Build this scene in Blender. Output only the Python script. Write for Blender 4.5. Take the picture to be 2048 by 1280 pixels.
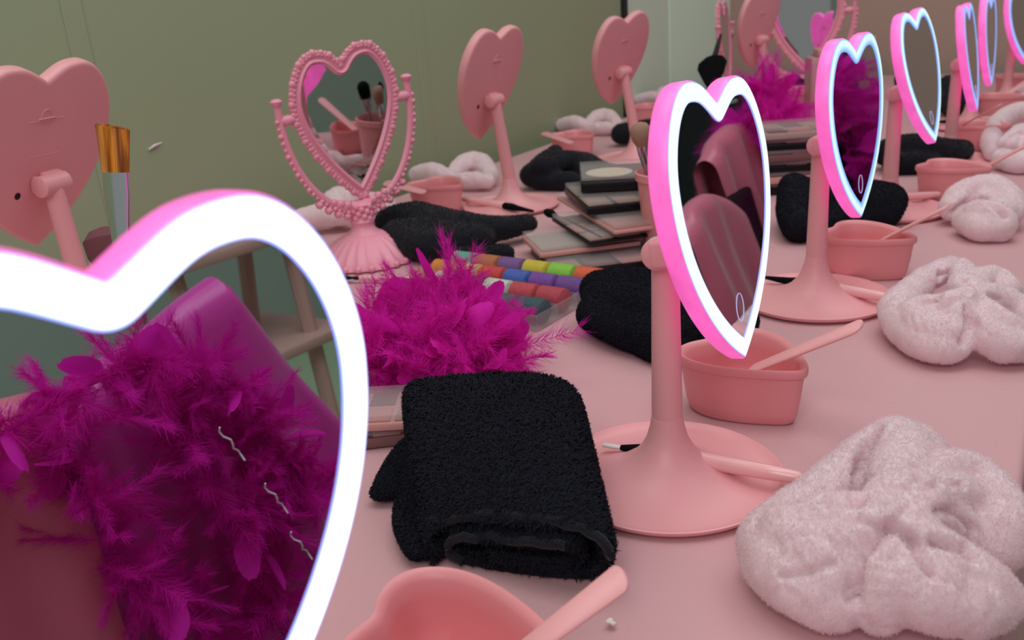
import bpy, math, random
import numpy as np
from mathutils import Vector, Matrix, noise

for o in list(bpy.data.objects):
    bpy.data.objects.remove(o)
SC = bpy.context.scene
COL = SC.collection
TZ = 0.75                      # height of the table top above the floor

# ------------------------------------------------------------------ camera
FPX, YAW, PITCH, ROLL, CAMH = 1812.7, 0.56484, 0.342053, -0.07269, 0.330394
_f = np.array([-math.sin(YAW) * math.cos(PITCH), math.cos(YAW) * math.cos(PITCH), -math.sin(PITCH)])
_r = np.array([math.cos(YAW), math.sin(YAW), 0.0])
_u = np.cross(_r, _f)
CR = _r * math.cos(ROLL) + _u * math.sin(ROLL)
CU = -_r * math.sin(ROLL) + _u * math.cos(ROLL)
cam = bpy.data.cameras.new('camera')
camo = bpy.data.objects.new('camera', cam)
COL.objects.link(camo)
camo.matrix_world = Matrix(((CR[0], CU[0], -_f[0], 0), (CR[1], CU[1], -_f[1], 0), (CR[2], CU[2], -_f[2], CAMH + TZ), (0, 0, 0, 1)))
cam.sensor_width = 36
cam.lens = FPX / 2048 * 36
cam.clip_start = 0.01
cam.dof.use_dof = True
cam.dof.focus_distance = 0.66
cam.dof.aperture_fstop = 11
SC.camera = camo


def at(x, y, z=0.0):
    """photo pixel -> point on the horizontal plane z above the table top"""
    d = _f + (x - 1024) / FPX * CR - (y - 640) / FPX * CU
    t = (z - CAMH) / d[2]
    p = np.array([0, 0, CAMH]) + t * d
    return Vector((p[0], p[1], z))


# ------------------------------------------------------------------ light
SC.view_settings.view_transform = 'Standard'
SC.view_settings.look = 'None'
SC.view_settings.gamma = 1
SC.view_settings.use_curve_mapping = False
SC.view_settings.exposure = 0.0
world = bpy.data.worlds.new('world')
SC.world = world
world.use_nodes = True
bg = world.node_tree.nodes['Background']
bg.inputs[0].default_value = (0.60, 0.63, 0.62, 1)
bg.inputs[1].default_value = 0.42


def area(name, loc, size, power, color, rot=(0, 0, 0), sy=None):
    l = bpy.data.lights.new(name, 'AREA')
    l.shape = 'RECTANGLE'
    l.size = size
    l.size_y = sy or size
    l.energy = power
    l.color = color
    o = bpy.data.objects.new(name, l)
    o.location = loc
    o.rotation_euler = rot
    COL.objects.link(o)
    return o


area('overhead_light', (0.25, -1.3, 2.3), 1.2, 17, (1, 0.98, 0.955), (math.radians(28), 0, 0))  # unseen lamp added over the camera to brighten surfaces facing it
area('overhead_light', (-0.5, 0.5, 2.7), 1.2, 11, (1, 0.98, 0.955))
area('overhead_light', (-0.3, 2.3, 2.7), 1.0, 7, (1, 0.98, 0.955))
area('overhead_light', (0.35, 1.2, 2.7), 1.2, 9, (1, 0.98, 0.955))


# ------------------------------------------------------------------ materials
def s2l(c):
    return tuple(((v / 255) / 12.92 if v / 255 <= 0.04045 else ((v / 255 + 0.055) / 1.055) ** 2.4) for v in c)


def mat(name, rgb, rough=0.5, metal=0.0, spec=0.5, bump=None, noise_amt=0.0, noise_scale=20, emit=None, estr=0,
        trans=0.0, alpha=1.0, sheen=0.0, sss=0.0, coat=0.0, translucent=0.0):
    m = bpy.data.materials.new(name)
    m.use_nodes = True
    nt = m.node_tree
    b = nt.nodes['Principled BSDF']
    c = (*s2l(rgb), 1)
    b.inputs['Base Color'].default_value = c
    b.inputs['Roughness'].default_value = rough
    b.inputs['Metallic'].default_value = metal
    b.inputs['Specular IOR Level'].default_value = spec
    b.inputs['Transmission Weight'].default_value = trans
    b.inputs['Alpha'].default_value = alpha
    b.inputs['Sheen Weight'].default_value = sheen
    b.inputs['Coat Weight'].default_value = coat
    if sss:
        b.inputs['Subsurface Weight'].default_value = sss
        b.inputs['Subsurface Scale'].default_value = 0.006
        b.inputs['Subsurface Radius'].default_value = (1.0, 0.45, 0.55)
    tc = nt.nodes.new('ShaderNodeTexCoord')
    if noise_amt:
        n = nt.nodes.new('ShaderNodeTexNoise')
        n.inputs['Scale'].default_value = noise_scale
        n.inputs['Detail'].default_value = 4
        nt.links.new(tc.outputs['Object'], n.inputs['Vector'])
        mx = nt.nodes.new('ShaderNodeMix')
        mx.data_type = 'RGBA'
        mx.inputs[6].default_value = tuple(v * (1 - noise_amt) for v in c[:3]) + (1,)
        mx.inputs[7].default_value = tuple(min(1, v * (1 + noise_amt)) for v in c[:3]) + (1,)
        nt.links.new(n.outputs[0], mx.inputs[0])
        nt.links.new(mx.outputs[2], b.inputs['Base Color'])
    if bump:
        n2 = nt.nodes.new('ShaderNodeTexNoise')
        n2.inputs['Scale'].default_value = bump[0]
        n2.inputs['Detail'].default_value = 3
        nt.links.new(tc.outputs['Object'], n2.inputs['Vector'])
        bp = nt.nodes.new('ShaderNodeBump')
        bp.inputs['Strength'].default_value = bump[1]
        bp.inputs['Distance'].default_value = bump[2]
        nt.links.new(n2.outputs[0], bp.inputs['Height'])
        nt.links.new(bp.outputs[0], b.inputs['Normal'])
    if emit:
        b.inputs['Emission Color'].default_value = (*s2l(emit), 1)
        b.inputs['Emission Strength'].default_value = estr
    if translucent:
        tr = nt.nodes.new('ShaderNodeBsdfTranslucent')
        tr.inputs[0].default_value = c
        ms = nt.nodes.new('ShaderNodeMixShader')
        ms.inputs[0].default_value = translucent
        out = nt.nodes['Material Output']
        nt.links.new(b.outputs[0], ms.inputs[1])
        nt.links.new(tr.outputs[0], ms.inputs[2])
        nt.links.new(ms.outputs[0], out.inputs[0])
    return m


M = {}
M['plastic'] = mat('pink_plastic', (234, 166, 172), 0.42, noise_amt=0.02, noise_scale=30, sss=0.0)
M['bowl'] = mat('pink_silicone', (234, 152, 158), 0.36, sss=0.0)
M['spatula'] = mat('light_pink_plastic', (238, 170, 174), 0.45)
M['handle'] = mat('pearl_pink_plastic', (246, 184, 188), 0.25, coat=0.4)
M['ornate'] = mat('ornate_pink_plastic', (236, 156, 178), 0.4)
M['bristle'] = mat('black_bristle', (9, 9, 14), 0.85, spec=0.1)
M['blackp'] = mat('black_plastic', (12, 12, 16), 0.35, spec=0.3)
M['white'] = mat('white_plastic', (225, 222, 220), 0.4)
M['terry'] = mat('pale_pink_terry', (255, 230, 236), 0.95, spec=0.05, sss=0.55, translucent=0.25, sheen=0.5, bump=(700, 0.30, 0.0010))
M['blackterry'] = mat('black_terry', (32, 34, 43), 0.95, spec=0.12, sheen=0.0)
M['blackfleece'] = mat('black_fleece', (30, 31, 38), 0.95, spec=0.1, sheen=0.12)
M['feather'] = mat('magenta_feather', (234, 40, 196), 0.7, spec=0.2, noise_amt=0.12, noise_scale=25, translucent=0.45)
M['mirror'] = mat('mirror_glass', (214, 216, 224), 0.015, metal=1.0)
M['mirror2'] = mat('plain_mirror_glass', (205, 203, 205), 0.02, metal=1.0)
M['chrome'] = mat('chrome_ferrule', (215, 218, 222), 0.16, metal=1.0)
M['wallgreen'] = mat('olive_green_paint', (154, 168, 136), 0.45, spec=0.35, noise_amt=0.03, noise_scale=1.5)
M['wallseam'] = mat('olive_green_seam', (140, 154, 124), 0.5)
M['wallwhite'] = mat('grey_white_paint', (208, 230, 212), 0.6)
M['wallbrown'] = mat('tan_brown_paint', (184, 156, 144), 0.7, noise_amt=0.03, noise_scale=2)
M['wallgrey'] = mat('grey_green_paint', (158, 174, 164), 0.8)
M['dark'] = mat('dark_door_and_gap', (16, 18, 26), 0.5)
M['floor'] = mat('pale_green_floor', (186, 214, 176), 0.6, noise_amt=0.03, noise_scale=5)
M['wood'] = mat('whitewashed_pink_wood', (196, 160, 150), 0.5, noise_amt=0.05, noise_scale=8)
M['satinrose'] = mat('rose_satin', (222, 112, 140), 0.3, spec=0.7, sheen=0.3)
M['satinmag'] = mat('magenta_satin', (205, 50, 165), 0.3, spec=0.7, sheen=0.3)
M['thread'] = mat('white_thread', (220, 210, 220), 0.8)
M['lint'] = mat('white_lint', (235, 225, 222), 0.9)


def cloth_mat():
    m = mat('pink_twill_cloth', (210, 162, 168), 0.62, spec=0.35)
    nt = m.node_tree
    b = nt.nodes['Principled BSDF']
    tc = nt.nodes.new('ShaderNodeTexCoord')
    w = nt.nodes.new('ShaderNodeTexWave')
    w.wave_type = 'BANDS'
    w.bands_direction = 'DIAGONAL'
    w.inputs['Scale'].default_value = 300
    nt.links.new(tc.outputs['Object'], w.inputs['Vector'])
    n = nt.nodes.new('ShaderNodeTexNoise')
    n.inputs['Scale'].default_value = 5
    nt.links.new(tc.outputs['Object'], n.inputs['Vector'])
    b1 = nt.nodes.new('ShaderNodeBump')
    b1.inputs['Strength'].default_value = 0.16
    b1.inputs['Distance'].default_value = 0.0006
    nt.links.new(w.outputs[1], b1.inputs['Height'])
    nt.links.new(b1.outputs[0], b.inputs['Normal'])
    mx = nt.nodes.new('ShaderNodeMix')
    mx.data_type = 'RGBA'
    mx.inputs[6].default_value = (*s2l((203, 156, 163)), 1)
    mx.inputs[7].default_value = (*s2l((211, 165, 171)), 1)
    nt.links.new(n.outputs[0], mx.inputs[0])
    nt.links.new(mx.outputs[2], b.inputs['Base Color'])
    return m


M['cloth'] = cloth_mat()


def brush_mat():
    m = mat('orange_brown_bristle', (205, 120, 30), 0.5)
    nt = m.node_tree
    b = nt.nodes['Principled BSDF']
    tc = nt.nodes.new('ShaderNodeTexCoord')
    n = nt.nodes.new('ShaderNodeTexNoise')
    mp = nt.nodes.new('ShaderNodeMapping')
    mp.inputs['Scale'].default_value = (260, 260, 14)
    nt.links.new(tc.outputs['Object'], mp.inputs['Vector'])
    nt.links.new(mp.outputs[0], n.inputs['Vector'])
    n.inputs['Scale'].default_value = 1
    r = nt.nodes.new('ShaderNodeValToRGB')
    r.color_ramp.elements[0].position = 0.35
    r.color_ramp.elements[0].color = (*s2l((110, 44, 20)), 1)
    r.color_ramp.elements[1].position = 0.62
    r.color_ramp.elements[1].color = (*s2l((226, 150, 44)), 1)
    nt.links.new(n.outputs[0], r.inputs[0])
    nt.links.new(r.outputs[0], b.inputs['Base Color'])
    return m


M['orange'] = brush_mat()


def glow_mat(name, base, emit, st):
    """translucent plastic lit from inside by its own lamps, brightness a little uneven along it"""
    m = mat(name, base, 0.35, emit=emit, estr=st)
    nt = m.node_tree
    b = nt.nodes['Principled BSDF']
    tc = nt.nodes.new('ShaderNodeTexCoord')
    n = nt.nodes.new('ShaderNodeTexNoise')
    n.inputs['Scale'].default_value = 45
    nt.links.new(tc.outputs['Object'], n.inputs['Vector'])
    mr = nt.nodes.new('ShaderNodeMapRange')
    mr.inputs[1].default_value = 0.3
    mr.inputs[2].default_value = 0.7
    mr.inputs[3].default_value = st * 0.8
    mr.inputs[4].default_value = st * 1.15
    nt.links.new(n.outputs[0], mr.inputs[0])
    nt.links.new(mr.outputs[0], b.inputs['Emission Strength'])
    return m


M['touch'] = mat('touch_mark', (150, 140, 190), 0.4, emit=(200, 190, 235), estr=0.7)
M['glow'] = glow_mat('lit_pink_plastic', (238, 120, 185), (255, 96, 205), 0.62)
M['glowlow'] = glow_mat('faintly_lit_pink_plastic', (240, 120, 160), (255, 84, 160), 0.12)


def ring_mat(name, core, edge, st, lo=0.12, hi=0.3):
    """light ring: a lamp diffuser, whiter along its middle, bluer at its two borders (V of the ring's UV)"""
    m = bpy.data.materials.new(name)
    m.use_nodes = True
    nt = m.node_tree
    b = nt.nodes['Principled BSDF']
    b.inputs['Base Color'].default_value = (0.3, 0.3, 0.35, 1)
    b.inputs['Roughness'].default_value = 0.3
    uv = nt.nodes.new('ShaderNodeAttribute')
    uv.attribute_name = 'across'
    r = nt.nodes.new('ShaderNodeValToRGB')
    e = r.color_ramp.elements
    e[0].position = 0.0
    e[0].color = (*[v for v in edge], 1)
    e[1].position = 1.0
    e[1].color = (*[v for v in edge], 1)
    a = e.new(lo)
    a.color = (*core, 1)
    a2 = e.new(1 - hi)
    a2.color = (*core, 1)
    nt.links.new(uv.outputs['Fac'], r.inputs[0])
    nt.links.new(r.outputs[0], b.inputs['Emission Color'])
    b.inputs['Emission Strength'].default_value = st
    return m


M['ring_a'] = ring_mat('white_light_diffuser', (0.85, 0.96, 1.0), (0.10, 0.16, 0.9), 2.2, 0.13, 0.09)
M['ring_m'] = ring_mat('pale_light_diffuser', (0.78, 0.95, 1.0), (0.16, 0.22, 0.8), 1.08, 0.12, 0.08)
M['ring_b'] = ring_mat('oblique_cool_diffuser', (0.60, 0.92, 1.0), (0.07, 0.26, 0.78), 1.12, 0.24, 0.58)  # same ring at a slant, its bluer look put into the glow
M['ring_c'] = ring_mat('oblique_blue_diffuser', (0.30, 0.52, 1.0), (0.14, 0.26, 0.85), 1.0, 0.3, 0.5)  # blue of far rings viewed steeply, put into their glow colour


# ------------------------------------------------------------------ mesh helpers
class MB:
    def __init__(self):
        self.v = []
        self.f = []

    def add(self, v, f):
        o = len(self.v)
        self.v += [tuple(p) for p in v]
        self.f += [tuple(i + o for i in q) for q in f]
        return self

    def box(self, c, s, rot=None, bevel=0.0):
        hx, hy, hz = s[0] / 2, s[1] / 2, s[2] / 2
        R = rot or Matrix.Identity(3)
        if bevel <= 0:
            vs = [(x, y, z) for z in (-hz, hz) for x, y in ((-hx, -hy), (hx, -hy), (hx, hy), (-hx, hy))]
            fs = [(3, 2, 1, 0), (4, 5, 6, 7), (0, 1, 5, 4), (1, 2, 6, 5), (2, 3, 7, 6), (3, 0, 4, 7)]
            return self.add([Vector(c) + R @ Vector(p) for p in vs], fs)
        b = bevel
        prof = [(-hz, b), (-hz + b * 0.3, b * 0.3), (-hz + b, 0), (hz - b, 0), (hz - b * 0.3, b * 0.3), (hz, b)]
        rings = []
        for z, ins in prof:
            ring = []
            for (sx, sy, a0) in ((1, 1, 0), (-1, 1, 90), (-1, -1, 180), (1, -1, 270)):
                r = b * 1.5
                cx, cy = sx * (hx - ins - r), sy * (hy - ins - r)
                for k in range(4):
                    a = math.radians(a0 + 30 * k)
                    ring.append((cx + r * math.cos(a), cy + r * math.sin(a), z))
            rings.append(ring)
        return self.loft([[Vector(c) + R @ Vector(p) for p in rg] for rg in rings], True, True)

    def loft(self, rings, cap0=True, cap1=True, closed=True):
        n = len(rings[0])
        vs = [p for r in rings for p in r]
        fs = []
        m = n if closed else n - 1
        for i in range(len(rings) - 1):
            for j in range(m):
                k = (j + 1) % n
                fs.append((i * n + j, i * n + k, (i + 1) * n + k, (i + 1) * n + j))
        if cap0:
            fs.append(tuple(range(n - 1, -1, -1)))
        if cap1:
            fs.append(tuple((len(rings) - 1) * n + j for j in range(n)))
        return self.add(vs, fs)

    def lathe(self, prof, seg=48, c=(0, 0, 0), cap0=False, cap1=False, mtx=None):
        rings = []
        for r, z in prof:
            ring = [Vector((r * math.cos(2 * math.pi * k / seg), r * math.sin(2 * math.pi * k / seg), z)) for k in range(seg)]
            if mtx:
                ring = [mtx @ p for p in ring]
            rings.append([Vector(c) + p for p in ring])
        return self.loft(rings, cap0, cap1)

    def tube(self, pts, rad, seg=12, flat=1.0, up=(0, 0, 1), cap=True):
        pts = [Vector(p) for p in pts]
        n = len(pts)
        if not hasattr(rad, '__len__'):
            rad = [rad] * n
        rings = []
        up = Vector(up)
        for i, p in enumerate(pts):
            t = (pts[min(i + 1, n - 1)] - pts[max(i - 1, 0)]).normalized()
            s = t.cross(up)
            if s.length < 1e-4:
                s = t.cross(Vector((1, 0, 0)))
            s.normalize()
            w = s.cross(t).normalized()
            rings.append([p + s * (rad[i] * math.cos(2 * math.pi * k / seg)) + w * (rad[i] * flat * math.sin(2 * math.pi * k / seg)) for k in range(seg)])
        return self.loft(rings, cap, cap)

    def ball(self, c, r, seg=12, rings=8, sc=(1, 1, 1)):
        prof = [(max(1e-5, math.sin(math.pi * i / rings)), -math.cos(math.pi * i / rings)) for i in range(rings + 1)]
        rr = [[Vector(c) + Vector((r * sc[0] * q * math.cos(2 * math.pi * k / seg), r * sc[1] * q * math.sin(2 * math.pi * k / seg), r * sc[2] * z)) for k in range(seg)] for q, z in prof]
        return self.loft(rr, True, True)

    def obj(self, name, m, parent=None, smooth=True, mtx=None):
        me = bpy.data.meshes.new(name)
        me.from_pydata(self.v, [], self.f)
        return link(name, me, m, parent, smooth, mtx)


def link(name, me, m, parent=None, smooth=True, mtx=None):
    me.validate()
    if mtx is not None:
        me.transform(mtx)
    me.materials.append(m)
    if smooth:
        me.polygons.foreach_set('use_smooth', [True] * len(me.polygons))
        try:
            me.set_sharp_from_angle(angle=math.radians(40))
        except Exception:
            pass
    me.update()
    o = bpy.data.objects.new(name, me)
    COL.objects.link(o)
    if parent is not None:
        o.parent = parent
    return o


def tri_mesh(name, V, F):
    me = bpy.data.meshes.new(name)
    me.vertices.add(len(V))
    me.vertices.foreach_set('co', np.ascontiguousarray(V, dtype=np.float32).ravel())
    me.loops.add(len(F) * 3)
    me.loops.foreach_set('vertex_index', np.ascontiguousarray(F, dtype=np.int32).ravel())
    me.polygons.add(len(F))
    me.polygons.foreach_set('loop_start', np.arange(0, len(F) * 3, 3, dtype=np.int32))
    me.polygons.foreach_set('loop_total', np.full(len(F), 3, dtype=np.int32))
    me.update(calc_edges=True)
    return me


def tag(o, label, cat, group=None, kind=None):
    if label:
        o['label'] = label
    if cat:
        o['category'] = cat
    if group:
        o['group'] = group
    if kind:
        o['kind'] = kind
    return o


def thing(name, label, cat, loc=(0, 0, 0), rotz=0.0, group=None):
    o = bpy.data.objects.new(name, None)
    o.empty_display_size = 0.02
    COL.objects.link(o)
    o.location = loc
    o.rotation_euler = (0, 0, rotz)
    return tag(o, label, cat, group)


def dup(root, loc, rotz=None, label=None, group=None, scale=None):
    r = root.copy()
    COL.objects.link(r)
    r.location = loc
    if rotz is not None:
        r.rotation_euler = (0, 0, rotz)
    if scale:
        r.scale = (scale,) * 3 if not hasattr(scale, '__len__') else scale
    if label:
        r['label'] = label
    if group:
        r['group'] = group
    for ch in list(root.children):
        c = ch.copy()
        COL.objects.link(c)
        c.parent = r
        for g in list(ch.children):
            d = g.copy()
            COL.objects.link(d)
            d.parent = c
    return r


def struct(o):
    o['kind'] = 'structure'
    return o


def remesh_union(mb, voxel, smooth_it=4):
    """join overlapping closed shapes into one continuous surface; returns vertex and triangle arrays"""
    me = bpy.data.meshes.new('tmp')
    me.from_pydata(mb.v, [], mb.f)
    o = bpy.data.objects.new('tmp', me)
    COL.objects.link(o)
    r = o.modifiers.new('r', 'REMESH')
    r.mode = 'VOXEL'
    r.voxel_size = voxel
    if smooth_it:
        s = o.modifiers.new('s', 'SMOOTH')
        s.iterations = smooth_it
        s.factor = 0.5
    t = o.modifiers.new('t', 'TRIANGULATE')
    dg = bpy.context.evaluated_depsgraph_get()
    ev = o.evaluated_get(dg)
    m2 = ev.to_mesh()
    V = np.zeros(len(m2.vertices) * 3, dtype=np.float32)
    m2.vertices.foreach_get('co', V)
    F = np.zeros(len(m2.polygons) * 3, dtype=np.int32)
    m2.polygons.foreach_get('vertices', F)
    ev.to_mesh_clear()
    bpy.data.objects.remove(o)
    bpy.data.meshes.remove(me)
    return V.reshape(-1, 3).astype(float), F.reshape(-1, 3)


def vnormals(V, F):
    n = np.cross(V[F[:, 1]] - V[F[:, 0]], V[F[:, 2]] - V[F[:, 0]])
    N = np.zeros_like(V)
    for k in range(3):
        np.add.at(N, F[:, k], n)
    return N / (np.linalg.norm(N, axis=1)[:, None] + 1e-12)


def fnoise(V, scale, seed=0, stretch=(1, 1, 1)):
    out = np.empty(len(V))
    for i, p in enumerate(V):
        out[i] = noise.noise((p[0] * scale * stretch[0] + seed * 7.1, p[1] * scale * stretch[1], p[2] * scale * stretch[2]))
    return out


def fuzz(V, F, n, length, width, rng, lean=0.6, minz=0.0):
    """short bent pile tufts standing on a surface, returned as extra vertices and triangles"""
    a, b, c = V[F[:, 0]], V[F[:, 1]], V[F[:, 2]]
    nr = np.cross(b - a, c - a)
    ar = np.linalg.norm(nr, axis=1)
    nr = nr / (ar[:, None] + 1e-15)
    pr = ar / ar.sum()
    k = rng.choice(len(F), n, p=pr)
    u, v = rng.random(n), rng.random(n)
    s = u + v > 1
    u[s], v[s] = 1 - u[s], 1 - v[s]
    P = a[k] + u[:, None] * (b[k] - a[k]) + v[:, None] * (c[k] - a[k])
    N = nr[k]
    keep = P[:, 2] > minz
    P, N = P[keep], N[keep]
    n = len(P)
    R = rng.normal(size=(n, 3))
    T = R - (R * N).sum(1)[:, None] * N
    T /= np.linalg.norm(T, axis=1)[:, None] + 1e-9
    D = N + lean * T * rng.random((n, 1))
    D /= np.linalg.norm(D, axis=1)[:, None]
    S = np.cross(D, T)
    S /= np.linalg.norm(S, axis=1)[:, None] + 1e-9
    S = np.where((np.cross(S, D) * N).sum(1)[:, None] < 0, -S, S)
    L = length * (0.6 + 0.8 * rng.random((n, 1)))
    W = width * (0.7 + 0.6 * rng.random((n, 1)))
    bend = T * L * lean * 0.6
    v0 = P - S * W / 2 - N * length * 0.2
    v1 = P + S * W / 2 - N * length * 0.2
    v2 = P + D * L * 0.55 - S * W * 0.45
    v3 = P + D * L * 0.55 + S * W * 0.45
    v4 = P + D * L + bend
    Vn = np.stack([v0, v1, v2, v3, v4], 1).reshape(-1, 3)
    o = np.arange(n)[:, None] * 5
    Fn = np.concatenate([o + [0, 1, 3], o + [0, 3, 2], o + [2, 3, 4]], 0)
    Nn = np.repeat(N + 0.55 * rng.normal(size=N.shape) * 0.6, 5, axis=0)
    Nn /= np.linalg.norm(Nn, axis=1)[:, None]
    return Vn, Fn, Nn


def combine(parts):
    Vs, Fs, o = [], [], 0
    for V, F in parts:
        Vs.append(V)
        Fs.append(F + o)
        o += len(V)
    return np.concatenate(Vs), np.concatenate(Fs)


def smoothpath(pts, n=6):
    """Catmull-Rom through (x, y, z, r) rows"""
    P = [np.array(p, float) for p in pts]
    if len(P) == 2:
        return [P[0] * (1 - t) + P[1] * t for t in np.linspace(0, 1, n + 1)]
    out = []
    for i in range(len(P) - 1):
        p0, p1, p2, p3 = P[max(i - 1, 0)], P[i], P[i + 1], P[min(i + 2, len(P) - 1)]
        for k in range(n):
            t = k / n
            out.append(0.5 * ((2 * p1) + (-p0 + p2) * t + (2 * p0 - 5 * p1 + 4 * p2 - p3) * t * t + (-p0 + 3 * p1 - 3 * p2 + p3) * t ** 3))
    out.append(P[-1])
    return out


def pile_object(name, V, F, N, material, parent=None):
    """pile tufts shade with the cloth they grow from"""
    me = tri_mesh(name, V, F)
    me.materials.append(material)
    me.polygons.foreach_set('use_smooth', [True] * len(me.polygons))
    if N is not None:
        me.normals_split_custom_set_from_vertices(N.tolist())
    me.update()
    o = bpy.data.objects.new(name, me)
    COL.objects.link(o)
    if parent is not None:
        o.parent = parent
    return o


def strokes_on(V, F, org, strokes):
    """creases pressed into a surface where the eye sees them: points found on the surface itself"""
    from mathutils.bvhtree import BVHTree
    bvh = BVHTree.FromPolygons([tuple(p) for p in V], [tuple(int(i) for i in f) for f in F])
    o = Vector((-org[0], -org[1], CAMH))
    d = np.zeros(len(V))
    for pts, wdt, dep in strokes:
        P = []
        for i in range(len(pts) - 1):
            for k in range(7):
                t = k / 7
                x, y = pts[i][0] * (1 - t) + pts[i + 1][0] * t, pts[i][1] * (1 - t) + pts[i + 1][1] * t
                rd = Vector(_f) + Vector(CR) * ((x - 1024) / FPX) - Vector(CU) * ((y - 640) / FPX)
                h = bvh.ray_cast(o, rd.normalized())
                if h[0] is not None:
                    P.append(tuple(h[0]))
        if not P:
            continue
        P = np.array(P)
        D = np.full(len(V), 1e9)
        for q in P:
            D = np.minimum(D, ((V - q) ** 2).sum(1))
        d -= dep * np.exp(-D / wdt ** 2)
    return d


def soft_body(name, chains, material, voxel=0.0035, tufts=20000, length=0.0022, width=0.0007, lean=0.9, wrinkle=0.0015, wscale=60,
              wr2=0.0, stretch=(1, 1, 1), seed=1, parent=None, sm=4, zf=1.0, creases=None, org=(0, 0)):
    """soft textile thing: chains of (x, y, z, radius) balls fused into one skin, wrinkled, with a pile"""
    mb = MB()
    for ch in chains:
        for q in smoothpath(ch, 5):
            mb.ball(q[:3], max(q[3], 0.003), 14, 9, (1, 1, zf))
    V, F = remesh_union(mb, voxel, sm)
    N = vnormals(V, F)
    d = fnoise(V, wscale, seed, stretch) * wrinkle
    if wr2:
        rdg = 1 - np.abs(fnoise(V, wscale * 0.6, seed + 3, stretch)) * 4
        d -= np.clip(rdg, 0, 1) ** 2 * wr2
    if creases:
        d += strokes_on(V, F, org, creases)
    V = V + N * d[:, None]
    V[:, 2] = np.maximum(V[:, 2], 0.0012)
    rng = np.random.default_rng(seed)
    parts = [(V, F)]
    NB = vnormals(V, F)
    if tufts:
        a, b, c = fuzz(V, F, tufts, length, width, rng, lean, 0.002)
        parts.append((a, b))
        NB = np.concatenate([NB, c])
    V, F = combine(parts)
    return pile_object(name, V, F, None, material, parent)

# ------------------------------------------------------------------ the setting
def plane_box(name, c, s, m):
    return struct(MB().box(c, s).obj(name, m, None, False))


plane_box('floor', (0.2, 1.0, -TZ - 0.05), (5.0, 6.2, 0.1), M['floor'])
plane_box('wall_left', (-1.16, 0.72, 0.5), (0.1, 3.44, 2.5), M['wallgreen'])
plane_box('wall_left', (-1.165, 2.915, 0.5), (0.1, 0.93, 2.5), M['wallwhite'])
plane_box('wall_far', (0.2, 3.43, 0.5), (5.0, 0.1, 2.5), M['wallbrown'])
plane_box('wall_right', (2.25, 1.0, 0.5), (0.1, 6.2, 2.5), M['wallgrey'])
# seams of the green panels, and the fluted strip on the pale panel
for y in (0.759, 1.492):
    struct(MB().box((-1.1095, y, 0.5), (0.003, 0.030, 2.5), None, 0.001).obj('trim_1', M['wallgreen'], None, False))
tr = MB()
tr.box((-1.112, 2.445, 0.5), (0.02, 0.03, 2.5))  # dark strip put in for the shaded gap between green wall and panel
struct(tr.obj('dark_gap_strip', M['dark'], None, False))
fl = MB()
for k in range(52):
    fl.tube([(-1.114, 2.80 + k * 0.0112, -TZ), (-1.114, 2.80 + k * 0.0112, 1.7)], 0.0052, 8)
struct(fl.obj('trim_3', M['wallwhite']))
dr = MB()
dr.box((1.35, 3.375, 0.25), (0.95, 0.01, 2.0), None, 0.004)
d1 = struct(dr.obj('door_1', M['dark'], None, False))
MB().tube([(0.92, 3.37, 0.22), (0.92, 3.33, 0.22), (1.0, 3.33, 0.22)], 0.008, 8).obj('door_handle', M['chrome'], d1)


# ------------------------------------------------------------------ table and cloth
TX0, TX1, TY0, TY1 = -1.049, 0.0, -0.45, 3.30
tb = thing('trestle_table', 'long trestle table hidden under the pink cloth', 'table', (-0.52, 1.4, -TZ))
MB().box((0, 0.025, TZ - 0.018), (TX1 - TX0 - 0.03, TY1 - TY0 - 0.03, 0.026), None, 0.004).obj('tabletop', M['wood'], tb)
for sx in (-1, 1):
    for yy in (-1.7, 0.0, 1.75):
        MB().tube([(sx * 0.42, yy, 0), (sx * 0.42, yy, TZ - 0.031)], 0.018, 12).obj('leg', M['blackp'], tb)


def tablecloth():
    # profile across x: left drop, rounded edge, top, rounded edge, right drop
    prof = []
    r = 0.008
    for z in np.linspace(-0.6, -r, 10):
        prof.append((TX0, z, 1))
    for a in np.linspace(0, 90, 5)[1:]:
        prof.append((TX0 + r - r * math.cos(math.radians(a)), -r + r * math.sin(math.radians(a)), 0))
    for x in np.linspace(TX0 + r, TX1 - r, 90)[1:-1]:
        prof.append((x, 0, 0))
    for a in np.linspace(90, 0, 5):
        prof.append((TX1 - r + r * math.cos(math.radians(a)), -r + r * math.sin(math.radians(a)), 0))
    for z in np.linspace(-r, -0.6, 10)[1:]:
        prof.append((TX1, z, -1))
    ys = np.linspace(TY0, TY1, 320)
    vs = []
    for y in ys:
        for (x, z, s) in prof:
            if z == 0 and s == 0:
                h = 0.0007 * noise.noise((x * 9, y * 7, 3.3)) - 0.0007
                vs.append((x, y, h))
            elif s:
                amp = min(1, -z / 0.3)
                vs.append((x - s * 0.012 * amp * (1 + math.sin(y * 24 + 2 * noise.noise((y * 3, 0, 0)))), y, z))
            else:
                vs.append((x, y, z))
    n = len(prof)
    fs = [(i * n + j, i * n + j + 1, (i + 1) * n + j + 1, (i + 1) * n + j) for i in range(len(ys) - 1) for j in range(n - 1)]
    me = bpy.data.meshes.new('tablecloth')
    me.from_pydata(vs, [], fs)
    o = link('tablecloth', me, M['cloth'])
    return tag(o, 'dusty pink twill tablecloth covering the whole long table', 'tablecloth')


tablecloth()


# ------------------------------------------------------------------ heart outline
def bez(a, b, d, e, n):
    t = np.linspace(0, 1, n, endpoint=False)[:, None]
    return (1 - t) ** 3 * a + 3 * (1 - t) ** 2 * t * b + 3 * (1 - t) * t * t * d + t ** 3 * e


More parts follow.
